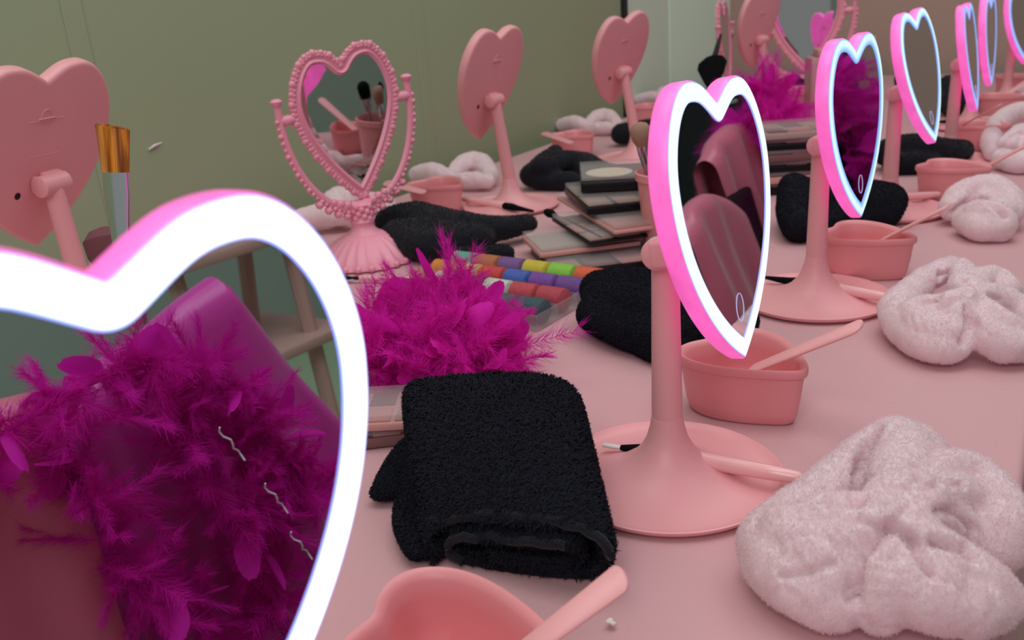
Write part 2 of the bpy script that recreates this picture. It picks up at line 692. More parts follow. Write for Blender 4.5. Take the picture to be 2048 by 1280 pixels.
def heart_curve(s=(0.08523, 0.1001, 0.08568, 0.50689, 0.22735, 0.22022, 0.47836, 0.29384, 0.32633, 0.0411, 0.6515, 0.54541, 0.48168, 0.08095)):
    w, yt, yn, ph, a1, a2, xt, k1, k2, yr, b1, b2, ps, tip = s
    A = np.array
    N, T, R, Q = A([0, yn]), A([xt * w, yt]), A([w, yr]), A([0, -tip])
    h = np.vstack([bez(N, N + a1 * w * A([np.cos(ph), np.sin(ph)]), T - A([a2 * w, 0]), T, 20), bez(T, T + A([k1 * w, 0]), R + A([0, k2 * w]), R, 20),
                   bez(R, R - A([0, b1 * w]), Q + b2 * w * A([np.cos(ps), np.sin(ps)]), Q, 40), Q[None]])
    l = h[::-1][1:-1].copy()
    l[:, 0] *= -1
    return np.vstack([h, l])


def star_rings(curve, insets, n=180, cy=0.02):
    """radial resampling of a closed outline about (0, cy), plus rings set in by true distance"""
    a = curve - np.array([0, cy])
    b = np.roll(a, -1, 0)
    th = np.pi / 2 + np.linspace(0, 2 * np.pi, n, endpoint=False)
    D = np.stack([np.cos(th), np.sin(th)], 1)
    e = b - a
    R = []
    for d in D:
        den = d[0] * e[:, 1] - d[1] * e[:, 0]
        den[np.abs(den) < 1e-12] = 1e-12
        t = (a[:, 0] * e[:, 1] - a[:, 1] * e[:, 0]) / den
        u = (a[:, 0] * d[1] - a[:, 1] * d[0]) / den
        ok = (t > 0) & (u >= -1e-6) & (u <= 1 + 1e-6)
        R.append(t[ok].min())
    R = np.array(R)
    L = (e ** 2).sum(1)

    def dist(p):
        t = np.clip(((p - a) * e).sum(1) / L, 0, 1)
        return np.sqrt(((a + t[:, None] * e - p) ** 2).sum(1).min())
    out = []
    for ins in insets:
        if ins <= 0:
            out.append(D * (R[:, None] - ins) + [0, cy])
            continue
        rr = []
        for d, r in zip(D, R):
            lo, hi = 0.0, r
            for _ in range(18):
                m = (lo + hi) / 2
                if dist(d * m) >= ins:
                    lo = m
                else:
                    hi = m
            rr.append(lo)
        out.append(D * np.array(rr)[:, None] + [0, cy])
    return out


HC = heart_curve()
HR = dict(zip(('o', 'a', 'b', 'g', 'g2', 'i'), star_rings(HC, (0.0, 0.0010, 0.0030, 0.0125, 0.0129, 0.0050))))


def ring3(r2, z):
    return [Vector((p[0], p[1], z)) for p in r2]


def ring_object(name, rows, m, parent):
    """strip between rows [(ring2d, z, across)], carrying the 'across' value"""
    n = len(rows[0][0])
    mb = MB()
    mb.loft([ring3(r, z) for r, z, _ in rows], False, False)
    me = bpy.data.meshes.new(name)
    me.from_pydata(mb.v, [], mb.f)
    at_ = me.attributes.new('across', 'FLOAT', 'POINT')
    at_.data.foreach_set('value', [q for _, _, q in rows for _ in range(n)])
    return link(name, me, m, parent)


def led_mirror(label, base, head, yaw, tilt, roll, lit='ring_a', group=None, lean_top=None, port=True, name='led_mirror'):
    """dish base, stem and tilting heart head; base and head are points above the table top"""
    t = thing(name, label, 'mirror', (base[0], base[1], 0.0), 0, group)
    head = Vector(head)
    n = Vector((math.sin(yaw) * math.cos(tilt), -math.cos(yaw) * math.cos(tilt), math.sin(tilt)))
    x = Vector((math.cos(yaw), math.sin(yaw), 0))
    y = n.cross(x)
    X = x * math.cos(roll) + y * math.sin(roll)
    Y = -x * math.sin(roll) + y * math.cos(roll)
    O = head + 0.022 * n - Vector((base[0], base[1], 0))
    HM = Matrix(((X.x, Y.x, n.x, O.x), (X.y, Y.y, n.y, O.y), (X.z, Y.z, n.z, O.z), (0, 0, 0, 1)))
    # dish with raised rim and trumpet foot
    prof = [(0.001, 0.0), (0.070, 0.0), (0.0765, 0.0012), (0.080, 0.0045), (0.0802, 0.0062), (0.0790, 0.0066), (0.0775, 0.0056), (0.0750, 0.0036), (0.070, 0.0029),
            (0.058, 0.0036), (0.046, 0.0064), (0.035, 0.0108), (0.026, 0.0168), (0.019, 0.0245), (0.0145, 0.033), (0.0120, 0.042), (0.0108, 0.0495), (0.0103, 0.0498), (0.001, 0.0498)]
    MB().lathe(prof, 96, cap0=True, cap1=True).obj('base_dish', M['plastic'], t)
    jt = Vector((0, 0, 0.168)) if lit else HM @ Vector((0, -0.0106, -0.0235))          # joint behind the head
    d = jt - Vector((0, 0, 0.0485))
    rings = []
    for i in range(9):
        k = i / 8
        p = Vector((0, 0, 0.0485)) + d * k
        r = 0.0107 - 0.0017 * k
        rings.append([p + Vector((r * math.cos(a), r * math.sin(a), 0)) for a in np.linspace(0, 2 * math.pi, 28, endpoint=False)])
    MB().loft(rings).obj('stem', M['plastic'], t)
    # hinge: cross barrel plus block reaching the head
    hg = MB()
    axis = X
    hg.tube([jt - axis * 0.0165, jt - axis * 0.0155, jt + axis * 0.0155, jt + axis * 0.0165], [0.0085, 0.0100, 0.0100, 0.0085], 22)
    rot = Matrix((X, Y, n)).transposed()
    jl = HM.inverted() @ jt
    dep = -jl.z - 0.009
    hg.box(HM @ Vector((jl.x - 0.006, jl.y, -0.0125 - dep / 2)), (0.024, 0.019, dep), rot, 0.0022)
    hg.box(HM @ Vector((jl.x + 0.011, jl.y, -0.0125 - dep / 2)), (0.006, 0.013, dep), rot, 0.0015)
    hg.obj('hinge', M['plastic'], t)
    # housing
    side = M['glow'] if lit else M['plastic']
    hs = MB()
    hs.loft([ring3(HR['b'], 0.0), ring3(HR['a'], 0.0004), ring3(HR['o'], -0.0012), ring3(HR['o'], -0.0095), ring3(HR['a'], -0.0117), ring3(HR['b'], -0.0128), ring3(HR['i'], -0.0131)], False, True)
    ho = hs.obj('housing', side, t, True, HM)
    # back details
    bp = MB().tube([(0.030, -0.020, -0.0120), (0.030, -0.020, -0.0135)], 0.0034, 16, up=(0, 1, 0)).obj('power_port', M['blackp'], ho, True, HM)
    lt = MB()
    lt.tube([(0.0065 * math.cos(a), 0.052 + 0.0075 * math.sin(a), -0.0131) for a in np.linspace(0, math.pi, 13)], 0.0007, 6)
    lt.box((0, 0.0505, -0.0136), (0.020, 0.0026, 0.0022), None, 0.0006)
    lt.tube([(-0.021, 0.0495, -0.0131), (0.021, 0.0495, -0.0131)], 0.0005, 6, up=(0, 1, 0))
    lt.tube([(-0.017, 0.0495, -0.0131), (-0.017, 0.015, -0.0131), (0.017, 0.015, -0.0131), (0.017, 0.0495, -0.0131)], 0.0004, 6, up=(0, 0.2, 1))
    lt.obj('battery_cover', M['plastic'], ho, True, HM)
    # light ring and glass
    rm = M[lit] if lit else M['white']
    rg = ring_object('light_ring', [(HR['a'], 0.0004, 0.0), (HR['b'], 0.0012, 0.2), (HR['i'], 0.0014, 0.35), (HR['g'], 0.0012, 0.975), (HR['g2'], 0.0006, 1.0)], rm, t)
    rg.data.transform(HM)
    MB().loft([ring3(HR['g'], 0.0002), ring3(HR['g2'], 0.0006)], True, True).obj('mirror_glass', M['mirror'], t, False, HM)
    if lit:
        bt = MB()
        bt.tube([(0.0 + 0.0062 * math.cos(a), -0.046 + 0.0092 * math.sin(a), 0.0008) for a in np.linspace(0, 2 * math.pi, 41)], 0.00018, 6)
        bt.obj('touch_button', M['touch'], t, True, HM)
    return t


R_ = math.radians
LED = [
    ('pink heart mirror with glowing white ring filling the lower left, cut by the frame', (-0.217, 0.123), (-0.213, 0.121, 0.188), 87.8, 1.5, -3.4, 'ring_a'),
    ('lit heart mirror with oval touch mark standing behind the folded black towel', (-0.2175, 0.535), (-0.200, 0.550, 0.173), 88.4, 8.8, -3.9, 'ring_m'),
    ('lit heart mirror reflecting only magenta feathers, stem between black towel and bowl', (-0.217, 0.954), (-0.204, 0.961, 0.171), 84.0, 5.1, 0.3, 'ring_b'),
    ('lit heart mirror reflecting the brown wall, its tip above a long black towel', (-0.215, 1.376), (-0.199, 1.372, 0.175), 83.4, 13.2, 1.8, 'ring_b'),
    ('narrow edge-on lit heart mirror, blue rimmed, right of the brown reflecting one', (-0.182, 1.775), (-0.180, 1.775, 0.165), 90, 10, 0, 'ring_c'),
    ('most edge-on lit heart mirror, a sliver near the top right corner', (-0.190, 2.18), (-0.186, 2.18, 0.165), 88, 6, 0, 'ring_c'),
    ('farthest lit heart mirror, cut by the top right corner', (-0.150, 2.60), (-0.147, 2.60, 0.168), 72, 10, 0, 'ring_c'),
]
for lb, b, h, yw, ti, ro, li in LED:
    led_mirror(lb, b, h, R_(yw), R_(ti), R_(ro), li, 'lit heart mirrors in the front row')
BK = [
    ('large unlit heart mirror seen from behind at the left edge', (-0.816, 0.505), (-0.816, 0.500, 0.204), -77.1, 21.4, -0.3),
    ('unlit heart mirror seen from behind, right of the ornate framed mirror', (-0.786, 1.264), (-0.791, 1.247, 0.187), -89.3, 18.5, -0.6),
    ('unlit heart mirror seen from behind where green wall meets pale panel', (-0.755, 1.708), (-0.772, 1.698, 0.184), -100.5, 17.5, -4.5),
    ('farthest heart mirror seen from behind, beside two small ornate mirrors', (-0.665, 2.29), (-0.670, 2.28, 0.200), -104, 12, -4),
]
for lb, b, h, yw, ti, ro in BK:
    led_mirror(lb, b, h, R_(yw), R_(ti), R_(ro), None, 'unlit heart mirrors turned to the wall')


# ------------------------------------------------------------------ bowls, spatulas, tray brushes
def resample(cv, n, it):
    a = np.vstack([cv, cv[:1]])
    L = np.r_[0, np.cumsum(np.linalg.norm(np.diff(a, axis=0), axis=1))]
    t = np.linspace(0, L[-1], n, endpoint=False)
    cv = np.stack([np.interp(t, L, a[:, i]) for i in (0, 1)], 1)
    for _ in range(it):
        cv = 0.25 * np.roll(cv, 1, 0) + 0.5 * cv + 0.25 * np.roll(cv, -1, 0)
    return cv


BC = resample(heart_curve((0.04707, 0.04598, 0.03648, 0.87012, 0.23169, 0.24137, 0.52959, 0.33574, 0.32196, 0.01715, 0.55543, 0.51289, 0.68422, 0.06187)), 160, 30)
BR = star_rings(BC, (0.0, 0.0016, 0.0034, 0.010, 0.0125), 120, 0.0)


def heart_bowl():
    t = MB()

    def rr(r2, k, z, dz=0.0):
        return [Vector((p[0] * k, p[1] * k, z)) for p in r2]
    rows = [rr(BR[0], 0.74, 0.0012), rr(BR[0], 0.78, 0.0), rr(BR[0], 0.82, 0.002), rr(BR[0], 0.865, 0.010), rr(BR[0], 0.90, 0.022), rr(BR[0], 0.925, 0.034), rr(BR[0], 0.945, 0.0415),
            rr(BR[0], 0.985, 0.0425), rr(BR[0], 1.0, 0.0445), rr(BR[0], 0.999, 0.0485), rr(BR[0], 0.985, 0.0498), rr(BR[1], 0.965, 0.0490), rr(BR[2], 0.935, 0.0455),
            rr(BR[2], 0.905, 0.034), rr(BR[2], 0.87, 0.020), rr(BR[2], 0.82, 0.009), rr(BR[3], 0.78, 0.0035), rr(BR[3], 0.5, 0.0028)]
    t.loft(rows, True, True)
    return t


bowl0 = None
BW = [
    ((-0.227, 0.280), 1.769, 'heart-shaped pink bowl in the bottom foreground with a spatula across it', 1.0),
    ((-0.204, 0.670), 1.176, 'heart-shaped pink bowl standing under the tip of the first full lit mirror', 1.0),
    ((-0.189, 1.069), 1.342, 'heart-shaped pink bowl under the tip of the magenta reflecting mirror', 1.0),
    ((-0.148, 1.497), 1.34, 'heart-shaped pink bowl in front of the long black towel', 0.98),
    ((-0.150, 1.915), 1.3, 'heart-shaped pink bowl below the narrow edge-on lit mirror', 0.98),
    ((-0.150, 2.34), 1.4, 'second farthest heart-shaped pink bowl of the front row', 0.98),
    ((-0.140, 2.75), 1.3, 'farthest heart-shaped pink bowl of the front row', 0.98),
    ((-0.895, 1.215), 1.3, 'heart-shaped pink bowl behind the long black fleece towel', 0.98),
    ((-0.905, 1.73), 1.2, 'heart-shaped pink bowl beside the far unlit heart mirror stem', 0.98),
    ((-0.930, 2.18), 1.2, 'heart-shaped pink bowl at the far left back beside the pale panel', 0.98),
]
bowl_me = heart_bowl()
for i, (p, rz, lb, sc) in enumerate(BW):
    if i == 0:
        bo = bowl_me.obj('heart_bowl', M['bowl'])
        bowl0 = bo
    else:
        bo = bowl0.copy()
        COL.objects.link(bo)
    bo.location = (p[0], p[1], 0)
    bo.rotation_euler = (0, 0, rz)
    bo.scale = (sc,) * 3
    tag(bo, lb, 'bowl', 'heart-shaped pink bowls')


def spatula_mesh(L=0.125):
    mb = MB()
    out = []
    W0, W1 = 0.0088, 0.0066
    for a in np.linspace(-90, 90, 11):
        out.append((L / 2 - W0 + W0 * math.cos(R_(a)), W0 * math.sin(R_(a))))
    for a in np.linspace(90, 270, 11):
        out.append((-L / 2 + W1 + W1 * math.cos(R_(a)), W1 * math.sin(R_(a))))
    rows = []
    for k, z in ((0.9, -0.0012), (1.0, -0.0006), (1.0, 0.0006), (0.9, 0.0012)):
        rows.append([Vector((x - (1 - k) * 0.004 * (1 if x > 0 else -1), y * k, z)) for x, y in out])
    mb.loft(rows)
    return mb


sp0 = None
SPT = [
    (at(1030, 1318, 0.046), at(1252, 1148, 0.086), 'pink plastic spatula leaning out of the foreground heart bowl'),
    (at(1512, 736, 0.036), at(1708, 656, 0.088), 'pink plastic spatula leaning in the bowl under the first full lit mirror'),
    (at(1768, 478, 0.038), at(1886, 418, 0.088), 'pink plastic spatula leaning in the bowl below the magenta reflecting mirror'),
    (at(1968, 336, 0.040), at(2062, 285, 0.085), 'thin pink spatula pointing at the right frame edge over the fourth bowl'),
    (at(1925, 250, 0.040), at(1996, 212, 0.085), 'thin pink spatula in the bowl below the narrow edge-on mirror'),
    (at(2000, 196, 0.030), at(2060, 160, 0.066), 'thin pink spatula in the second farthest bowl'),
    (at(845, 384, 0.042), at(775, 366, 0.052), 'thin pink spatula end showing above the long black fleece towel'),
    (at(1140, 285, 0.042), at(1090, 267, 0.050), 'thin pink spatula end left of the bowl on the far back side'),
]
for i, (a, b, lb) in enumerate(SPT):
    if i == 0:
        so = spatula_mesh().obj('spatula', M['spatula'])
        sp0 = so
    else:
        so = sp0.copy()
        COL.objects.link(so)
    d = (b - a)
    so.location = (a + b) / 2
    ex = d.normalized()
    ez = Vector((0, 0, 1.0)) + (Vector((0, 0, CAMH)) - so.location).normalized() * 0.42
    ez = (ez - ex * ez.dot(ex)).normalized()
    so.rotation_euler = Matrix((ex, ez.cross(ex), ez)).transposed().to_euler()
    so.scale = (d.length / 0.108 if i else d.length / 0.125, 1 if i else 0.86, 1)
    tag(so, lb, 'spatula', 'pink mask spatulas')


def makeup_brush(label, L=0.150, handle='handle', hr=0.0048, head='fan', tip=False, group=None):
    """brush lying along local x: handle end at +x, bristles at -x, origin at its middle"""
    t = thing('makeup_brush', label, 'brush', (0, 0, 0), 0, group)
    h = L / 2
    if head == 'wedge':
        MB().tube([(-h * 0.24, 0, 0), (-h * 0.22, 0, 0), (h * 0.2, 0, 0), (h * 0.7, 0, 0), (h * 0.96, 0, 0), (h, 0, 0)], [hr * 0.9, hr * 1.05, hr, hr * 0.88, hr * 0.72, hr * 0.4], 22).obj('handle', M[handle], t)
        MB().tube([(-h * (0.80 if tip else 1.0), 0, -hr * 0.3), (-h * 0.6, 0, -hr * 0.2), (-h * 0.42, 0, 0), (-h * 0.235, 0, 0)], [hr * 0.4, hr * 0.9, hr * 1.15, hr * 1.1], 18, 0.8).obj('bristles', M['bristle'], t)
        if tip:
            MB().tube([(-h, 0, -hr * 0.4), (-h * 0.9, 0, -hr * 0.35), (-h * 0.79, 0, -hr * 0.3)], [hr * 0.35, hr * 0.45, hr * 0.3], 14, 0.6).obj('tip', M['white'], t)
        return t
    MB().tube([(-h * 0.42, 0, 0), (-h * 0.40, 0, 0), (0, 0, 0), (h * 0.6, 0, 0), (h * 0.93, 0, 0), (h, 0, 0)], [hr * 0.82, hr, hr * 1.05, hr * 0.9, hr * 0.62, hr * 0.25], 20).obj('handle', M[handle], t)
    MB().tube([(-h * 0.56, 0, 0), (-h * 0.41, 0, 0)], [hr * 0.9, hr * 0.98], 16, 0.75).obj('ferrule', M['blackp'], t)
    mb = MB()
    if head == 'fan':
        mb.tube([(-h * 0.55, 0, 0), (-h * 0.62, 0, 0), (-h * 0.78, 0, 0), (-h * 0.97, 0, 0), (-h, 0, 0)], [hr * 0.8, hr * 1.1, hr * 1.9, hr * 2.4, hr * 1.6], 18, 0.32)
    else:
        mb.tube([(-h * 0.55, 0, 0), (-h * 0.65, 0, 0), (-h * 0.80, 0, 0), (-h * 0.93, 0, 0), (-h, 0, 0)], [hr * 0.9, hr * 1.6, hr * 2.3, hr * 1.9, hr * 0.6], 18, 0.85)
    mb.obj('bristles', M['bristle'], t)
    return t


def lay(o, a, b):
    """a bristle end, b handle end (points)"""
    d = b - a
    o.location = (a + b) / 2
    o.rotation_euler = (0, -math.asin(d.z / d.length), math.atan2(d.y, d.x))
    return d.length


def tray_brush(label, a, b):
    o = makeup_brush(label, (b - a).length, 'handle', 0.0060, 'wedge', 'nearest' in label, 'brushes lying on the mirror dishes')
    lay(o, a, b)
    return o


tray_brush('pink handled black brush lying on the nearest full dish behind the stem', at(1206, 884, 0.0125), at(1606, 957, 0.0150))
tray_brush('pink handled black brush lying on the dish of the magenta reflecting mirror', at(1532, 552, 0.012), at(1790, 598, 0.0125))
tray_brush('pink handled brush crossing the dish of the brown reflecting mirror', at(1690, 404, 0.012), at(1880, 388, 0.0125))
tray_brush('pink handled brush on the dish below the narrow edge-on mirror', at(1870, 243, 0.012), at(1996, 236, 0.0125))
tray_brush('pink handled black brush on the dish of the back mirror beside the ornate one', at(1066, 420, 0.012), at(925, 398, 0.0125))


# ------------------------------------------------------------------ ornate mirrors
OC = heart_curve((0.0800, 0.1000, 0.0800, 0.9, 0.25, 0.22, 0.48, 0.30, 0.34, 0.035, 0.62, 0.50, 0.75, 0.104))
OR = star_rings(OC, (-0.0, 0.003, 0.006, 0.012, 0.016, 0.0095), 160, 0.0)


def ornate_mirror(label, loc, yaw, roll=0.0, tilt=0.0, hc=0.186, scale=1.0):
    t = thing('ornate_mirror', label, 'mirror', (loc[0], loc[1], 0), 0, 'ornate framed swivel mirrors')
    X = Vector((math.cos(yaw), math.sin(yaw), 0))
    n = Vector((math.sin(yaw) * math.cos(tilt), -math.cos(yaw) * math.cos(tilt), math.sin(tilt)))
    Y = n.cross(X)
    Xr = X * math.cos(roll) + Y * math.sin(roll)
    Yr = -X * math.sin(roll) + Y * math.cos(roll)
    HM = Matrix(((Xr.x, Yr.x, n.x, 0), (Xr.y, Yr.y, n.y, 0), (Xr.z, Yr.z, n.z, hc), (0, 0, 0, 1)))
    Z = Vector((0, 0, 1))
    n0 = X.cross(Z)
    YM = Matrix(((X.x, 0, n0.x, 0), (X.y, 0, n0.y, 0), (0, 1, 0, hc), (0, 0, 0, 1)))
    YM = YM @ Matrix.Rotation(roll * 0.6, 4, 'Z')
    fr = MB()
    fr.loft([ring3(OR[0], -0.004), ring3(OR[0], 0.000), ring3(OR[1], 0.0035), ring3(OR[2], 0.002), ring3(OR[5], 0.0018), ring3(OR[3], 0.0045), ring3(OR[4], 0.001)], False, False)
    fr.loft([ring3(OR[0], -0.004), ring3(OR[4], -0.004)], False, True)
    cur = OR[0]
    L = np.sqrt(((np.roll(cur, -1, 0) - cur) ** 2).sum(1))
    S = np.concatenate([[0], np.cumsum(L)])
    for k in range(92):
        s = S[-1] * k / 92
        i = min(np.searchsorted(S, s, 'right') - 1, len(cur) - 1)
        p = cur[i] + (np.roll(cur, -1, 0)[i] - cur[i]) * (s - S[i]) / L[i]
        r = (0.0030, 0.0036, 0.0030, 0.0045)[k % 4]
        fr.ball((p[0] * 0.985, p[1] * 0.985, 0.001), r * 1.15, 8, 6, (1, 1, 0.7))
        q = p * 0.955
        fr.ball((q[0], q[1], 0.0022), 0.0028, 8, 6, (1.2, 0.9, 0.6))
    fr.obj('frame', M['ornate'], t, True, HM)
    MB().loft([ring3(OR[4], 0.0012), ring3(OR[4] * 0.9, 0.0013)], True, True).obj('mirror_glass', M['mirror2'], t, False, HM)
    # yoke: arc under the head from pin to pin
    RX, RY, y0 = 0.0985, 0.135, 0.022
    arc = [(RX * math.cos(a), y0 + RY * math.sin(a), 0) for a in np.linspace(math.pi, 2 * math.pi, 49)]
    arc = [(-RX, y0 + 0.018, 0)] + arc + [(RX, y0 + 0.018, 0)]
    yk = MB()
    yk.tube(arc, 0.0052, 10, 0.8)
    for k, p in enumerate(arc[1:-1]):
        a = math.pi + math.pi * k / 48
        r = (0.0034, 0.0027, 0.0040)[k % 3]
        yk.ball((p[0] + 0.0048 * math.cos(a), p[1] + 0.0048 * math.sin(a), 0.0015), r, 8, 6)
        if abs(k - 24) < 12 and k % 2 == 0:
            yk.ball((p[0] + 0.010 * math.cos(a), p[1] + 0.010 * math.sin(a), 0.0), 0.0058, 8, 6)
    for s in (-1, 1):
        yk.lathe([(0.003, 0), (0.0035, 0.006), (0.0075, 0.010), (0.0080, 0.013), (0.004, 0.016)], 12, (s * RX, y0 + 0.012, 0), True, True, Matrix(((1, 0, 0), (0, 0, 1), (0, -1, 0))))
    yk.obj('yoke', M['ornate'], t, True, YM)
    for s in (-1, 1):
        MB().tube([(s * 0.0765, y0, 0), (s * 0.084, y0, 0), (s * 0.092, y0, 0), (s * RX, y0, 0)], [0.0035, 0.0068, 0.0068, 0.004], 12, up=(0, 1, 0)).obj('pivot_knob', M['ornate'], t, True, YM)
    # pedestal
    pd = MB()
    z1 = hc - 0.108
    pd.lathe([(0.0225, 0.040), (0.0165, 0.046), (0.0150, 0.052), (0.0165, 0.056), (0.0135, 0.062), (0.0125, z1 - 0.004), (0.0155, z1 + 0.001), (0.009, z1 + 0.006)], 26, cap0=True, cap1=True)
    for k in range(26):
        a = k * 2.4
        z = 0.060 + (z1 - 0.058) * k / 26
        pd.ball((0.0125 * math.cos(a), 0.0125 * math.sin(a), z), 0.0050, 8, 6)
    for s in (-1, 1):
        for k in range(5):
            p = X * s * (0.010 + 0.010 * k)
            pd.ball((p.x, p.y, z1 + 0.000 + 0.0035 * k), 0.0075 - 0.0007 * k, 8, 6)
    pd.obj('pedestal', M['ornate'], t)
    ns, rows = 96, []
    for r, z, fl_ in [(0.001, 0, 0), (0.064, 0, 0.4), (0.068, 0.002, 1), (0.067, 0.006, 1), (0.060, 0.013, 1), (0.051, 0.022, 1), (0.041, 0.030, 0.9), (0.031, 0.036, 0.7), (0.024, 0.040, 0.3), (0.001, 0.0405, 0)]:
        rows.append([Vector((r * (1 + 0.035 * fl_ * math.cos(24 * 2 * math.pi * k / ns)) * math.cos(2 * math.pi * k / ns), r * (1 + 0.035 * fl_ * math.cos(24 * 2 * math.pi * k / ns)) * math.sin(2 * math.pi * k / ns), z)) for k in range(ns)])
    bs = MB()
    bs.loft(rows, True, True)
    for k in range(24):
        a = 2 * math.pi * k / 24
        bs.ball((0.068 * math.cos(a), 0.068 * math.sin(a), 0.005), 0.0045, 8, 6)
    bs.obj('base', M['ornate'], t)
    t.scale = (scale,) * 3
    return t


ornate_mirror('ornate pink heart mirror on a fluted pedestal against the green wall', (-0.817, 0.926), R_(72), R_(5), R_(-3))
ornate_mirror('ornate pink mirror seen edge-on against the pale fluted panel', (-0.735, 2.20), R_(99), 0.0, R_(6))
ornate_mirror('ornate pink mirror with large round head behind the clear pink box', (-0.590, 2.376), R_(22), R_(4), R_(2), scale=1.15)

# ------------------------------------------------------------------ pink headbands
def px(chain):
    out = []
    for (x, y, z, r) in chain:
        p = at(x, y, z)
        out.append((p.x, p.y, p.z, r))
    return out


def headband(name, chains, label, org, tufts, seed, creases=None, wr=0.0012, voxel=0.003):
    ch = [[(p[0] - org[0], p[1] - org[1], p[2], p[3]) for p in c] for c in chains]
    o = soft_body(name, ch, M['terry'], voxel, int(tufts * 0.45), 0.0015, 0.00032, 1.6, wr, 75, 0.0012, (1, 1, 0.45), seed, sm=2, creases=creases, org=org)
    o.location = (org[0], org[1], 0)
    return tag(o, label, 'headband', 'pale pink terry headbands')


H1 = [
    # far wall of the band, from its top down to the left
    px([(1765, 880, .044, .013), (1735, 905, .040, .014), (1690, 950, .036, .016), (1640, 1000, .032, .018), (1585, 1050, .028, .020), (1550, 1090, .024, .021)]),
    px([(1750, 915, .026, .014), (1690, 975, .020, .016), (1630, 1030, .018, .018), (1570, 1100, .018, .018)]),
    # lower left bulge of the band
    px([(1550, 1090, .024, .022), (1560, 1130, .022, .021), (1600, 1165, .020, .020), (1650, 1195, .018, .018), (1672, 1200, .018, .016)]),
    px([(1575, 1070, .036, .018), (1620, 1100, .034, .020), (1650, 1130, .030, .021), (1660, 1165, .024, .019)]),
    # front strip up to the knot
    px([(1590, 1060, .040, .014), (1650, 1040, .046, .015), (1710, 1035, .050, .015), (1770, 1030, .052, .014)]),
    px([(1650, 1100, .036, .018), (1700, 1075, .044, .016), (1750, 1050, .050, .014)]),
    # upper strip right of the opening
    px([(1765, 880, .044, .013), (1795, 885, .046, .017), (1810, 915, .048, .019), (1800, 950, .050, .018), (1795, 985, .052, .015)]),
    px([(1830, 900, .038, .018), (1850, 940, .040, .018), (1840, 980, .046, .016)]),
    # knot
    px([(1770, 1000, .054, .013), (1810, 990, .056, .015), (1845, 1000, .054, .015), (1830, 1030, .050, .014), (1790, 1030, .050, .014)]),
    # right loops
    px([(1850, 985, .054, .011), (1870, 950, .052, .011), (1910, 938, .048, .012), (1955, 955, .042, .013), (1990, 1000, .036, .015), (2003, 1050, .028, .016), (1995, 1095, .018, .015)]),
    px([(1860, 1005, .052, .011), (1890, 985, .050, .011), (1930, 985, .044, .011), (1955, 1010, .036, .011), (1962, 1050, .028, .012), (1950, 1090, .020, .013), (1985, 1110, .014, .012)]),
    px([(1860, 1025, .046, .013), (1895, 1035, .038, .014), (1915, 1060, .030, .013), (1925, 1085, .022, .012)]),
    # long lower ear
    px([(1790, 1050, .048, .013), (1760, 1090, .042, .016), (1745, 1135, .034, .018), (1745, 1180, .024, .019), (1760, 1205, .018, .017)]),
    px([(1800, 1050, .048, .012), (1845, 1085, .044, .013), (1890, 1115, .038, .014), (1935, 1145, .030, .014), (1980, 1175, .022, .013), (2008, 1198, .015, .012)]),
    px([(1780, 1160, .030, .018), (1830, 1180, .026, .019), (1885, 1200, .022, .018), (1940, 1215, .018, .017), (1985, 1215, .014, .013)]),
    px([(1790, 1110, .038, .015), (1830, 1150, .034, .015), (1880, 1175, .030, .014)]),
]
org1 = (-0.085, 0.515)
fine = [([(1545 + 30 * k, 1065 + 3 * k), (1570 + 32 * k, 1125 + 3 * k)], 0.0016, 0.0011) for k in range(5)] + [([(1640 + 22 * k, 1000 - 18 * k), (1665 + 20 * k, 1022 - 16 * k)], 0.0018, 0.0012) for k in range(5)] + \
    [([(1760, 905 + 16 * k), (1850, 920 + 14 * k)], 0.0016, 0.0011) for k in range(5)] + [([(1650 + 22 * k, 1062 - 3 * k), (1680 + 24 * k, 1100 - 4 * k)], 0.0016, 0.0010) for k in range(4)] + \
    [([(1720 + 4 * k, 1110 + 26 * k), (1800 + 16 * k, 1125 + 24 * k)], 0.0018, 0.0007) for k in range(4)]
hb1 = headband('terry_headband', H1, 'large pale pink terry headband with a bow, nearest on the right beside the dish', org1, 140000, 5,
               [([(1752, 868), (1728, 915), (1722, 960), (1712, 1000)], 0.0046, 0.013), ([(1712, 1000), (1650, 1008)], 0.003, 0.004),
                ([(1800, 1052), (1835, 1095), (1868, 1150)], 0.0030, 0.013), ([(1785, 1050), (1722, 1105), (1712, 1160), (1708, 1205)], 0.0034, 0.010),
                ([(1720, 1040), (1765, 1052)], 0.003, 0.004), ([(1872, 1082), (1920, 1092), (1955, 1112)], 0.0035, 0.012),
                ([(1565, 1152), (1620, 1142), (1672, 1122)], 0.0024, 0.004), ([(1850, 975), (1880, 962), (1935, 968)], 0.0024, 0.005),
                ([(1875, 1020), (1915, 1022), (1950, 1060), (1935, 1092)], 0.0026, 0.006), ([(1830, 930), (1848, 965)], 0.0024, 0.004), ([(1870, 910), (1835, 950), (1815, 975)], 0.0026, 0.003)] + fine, voxel=0.0019)
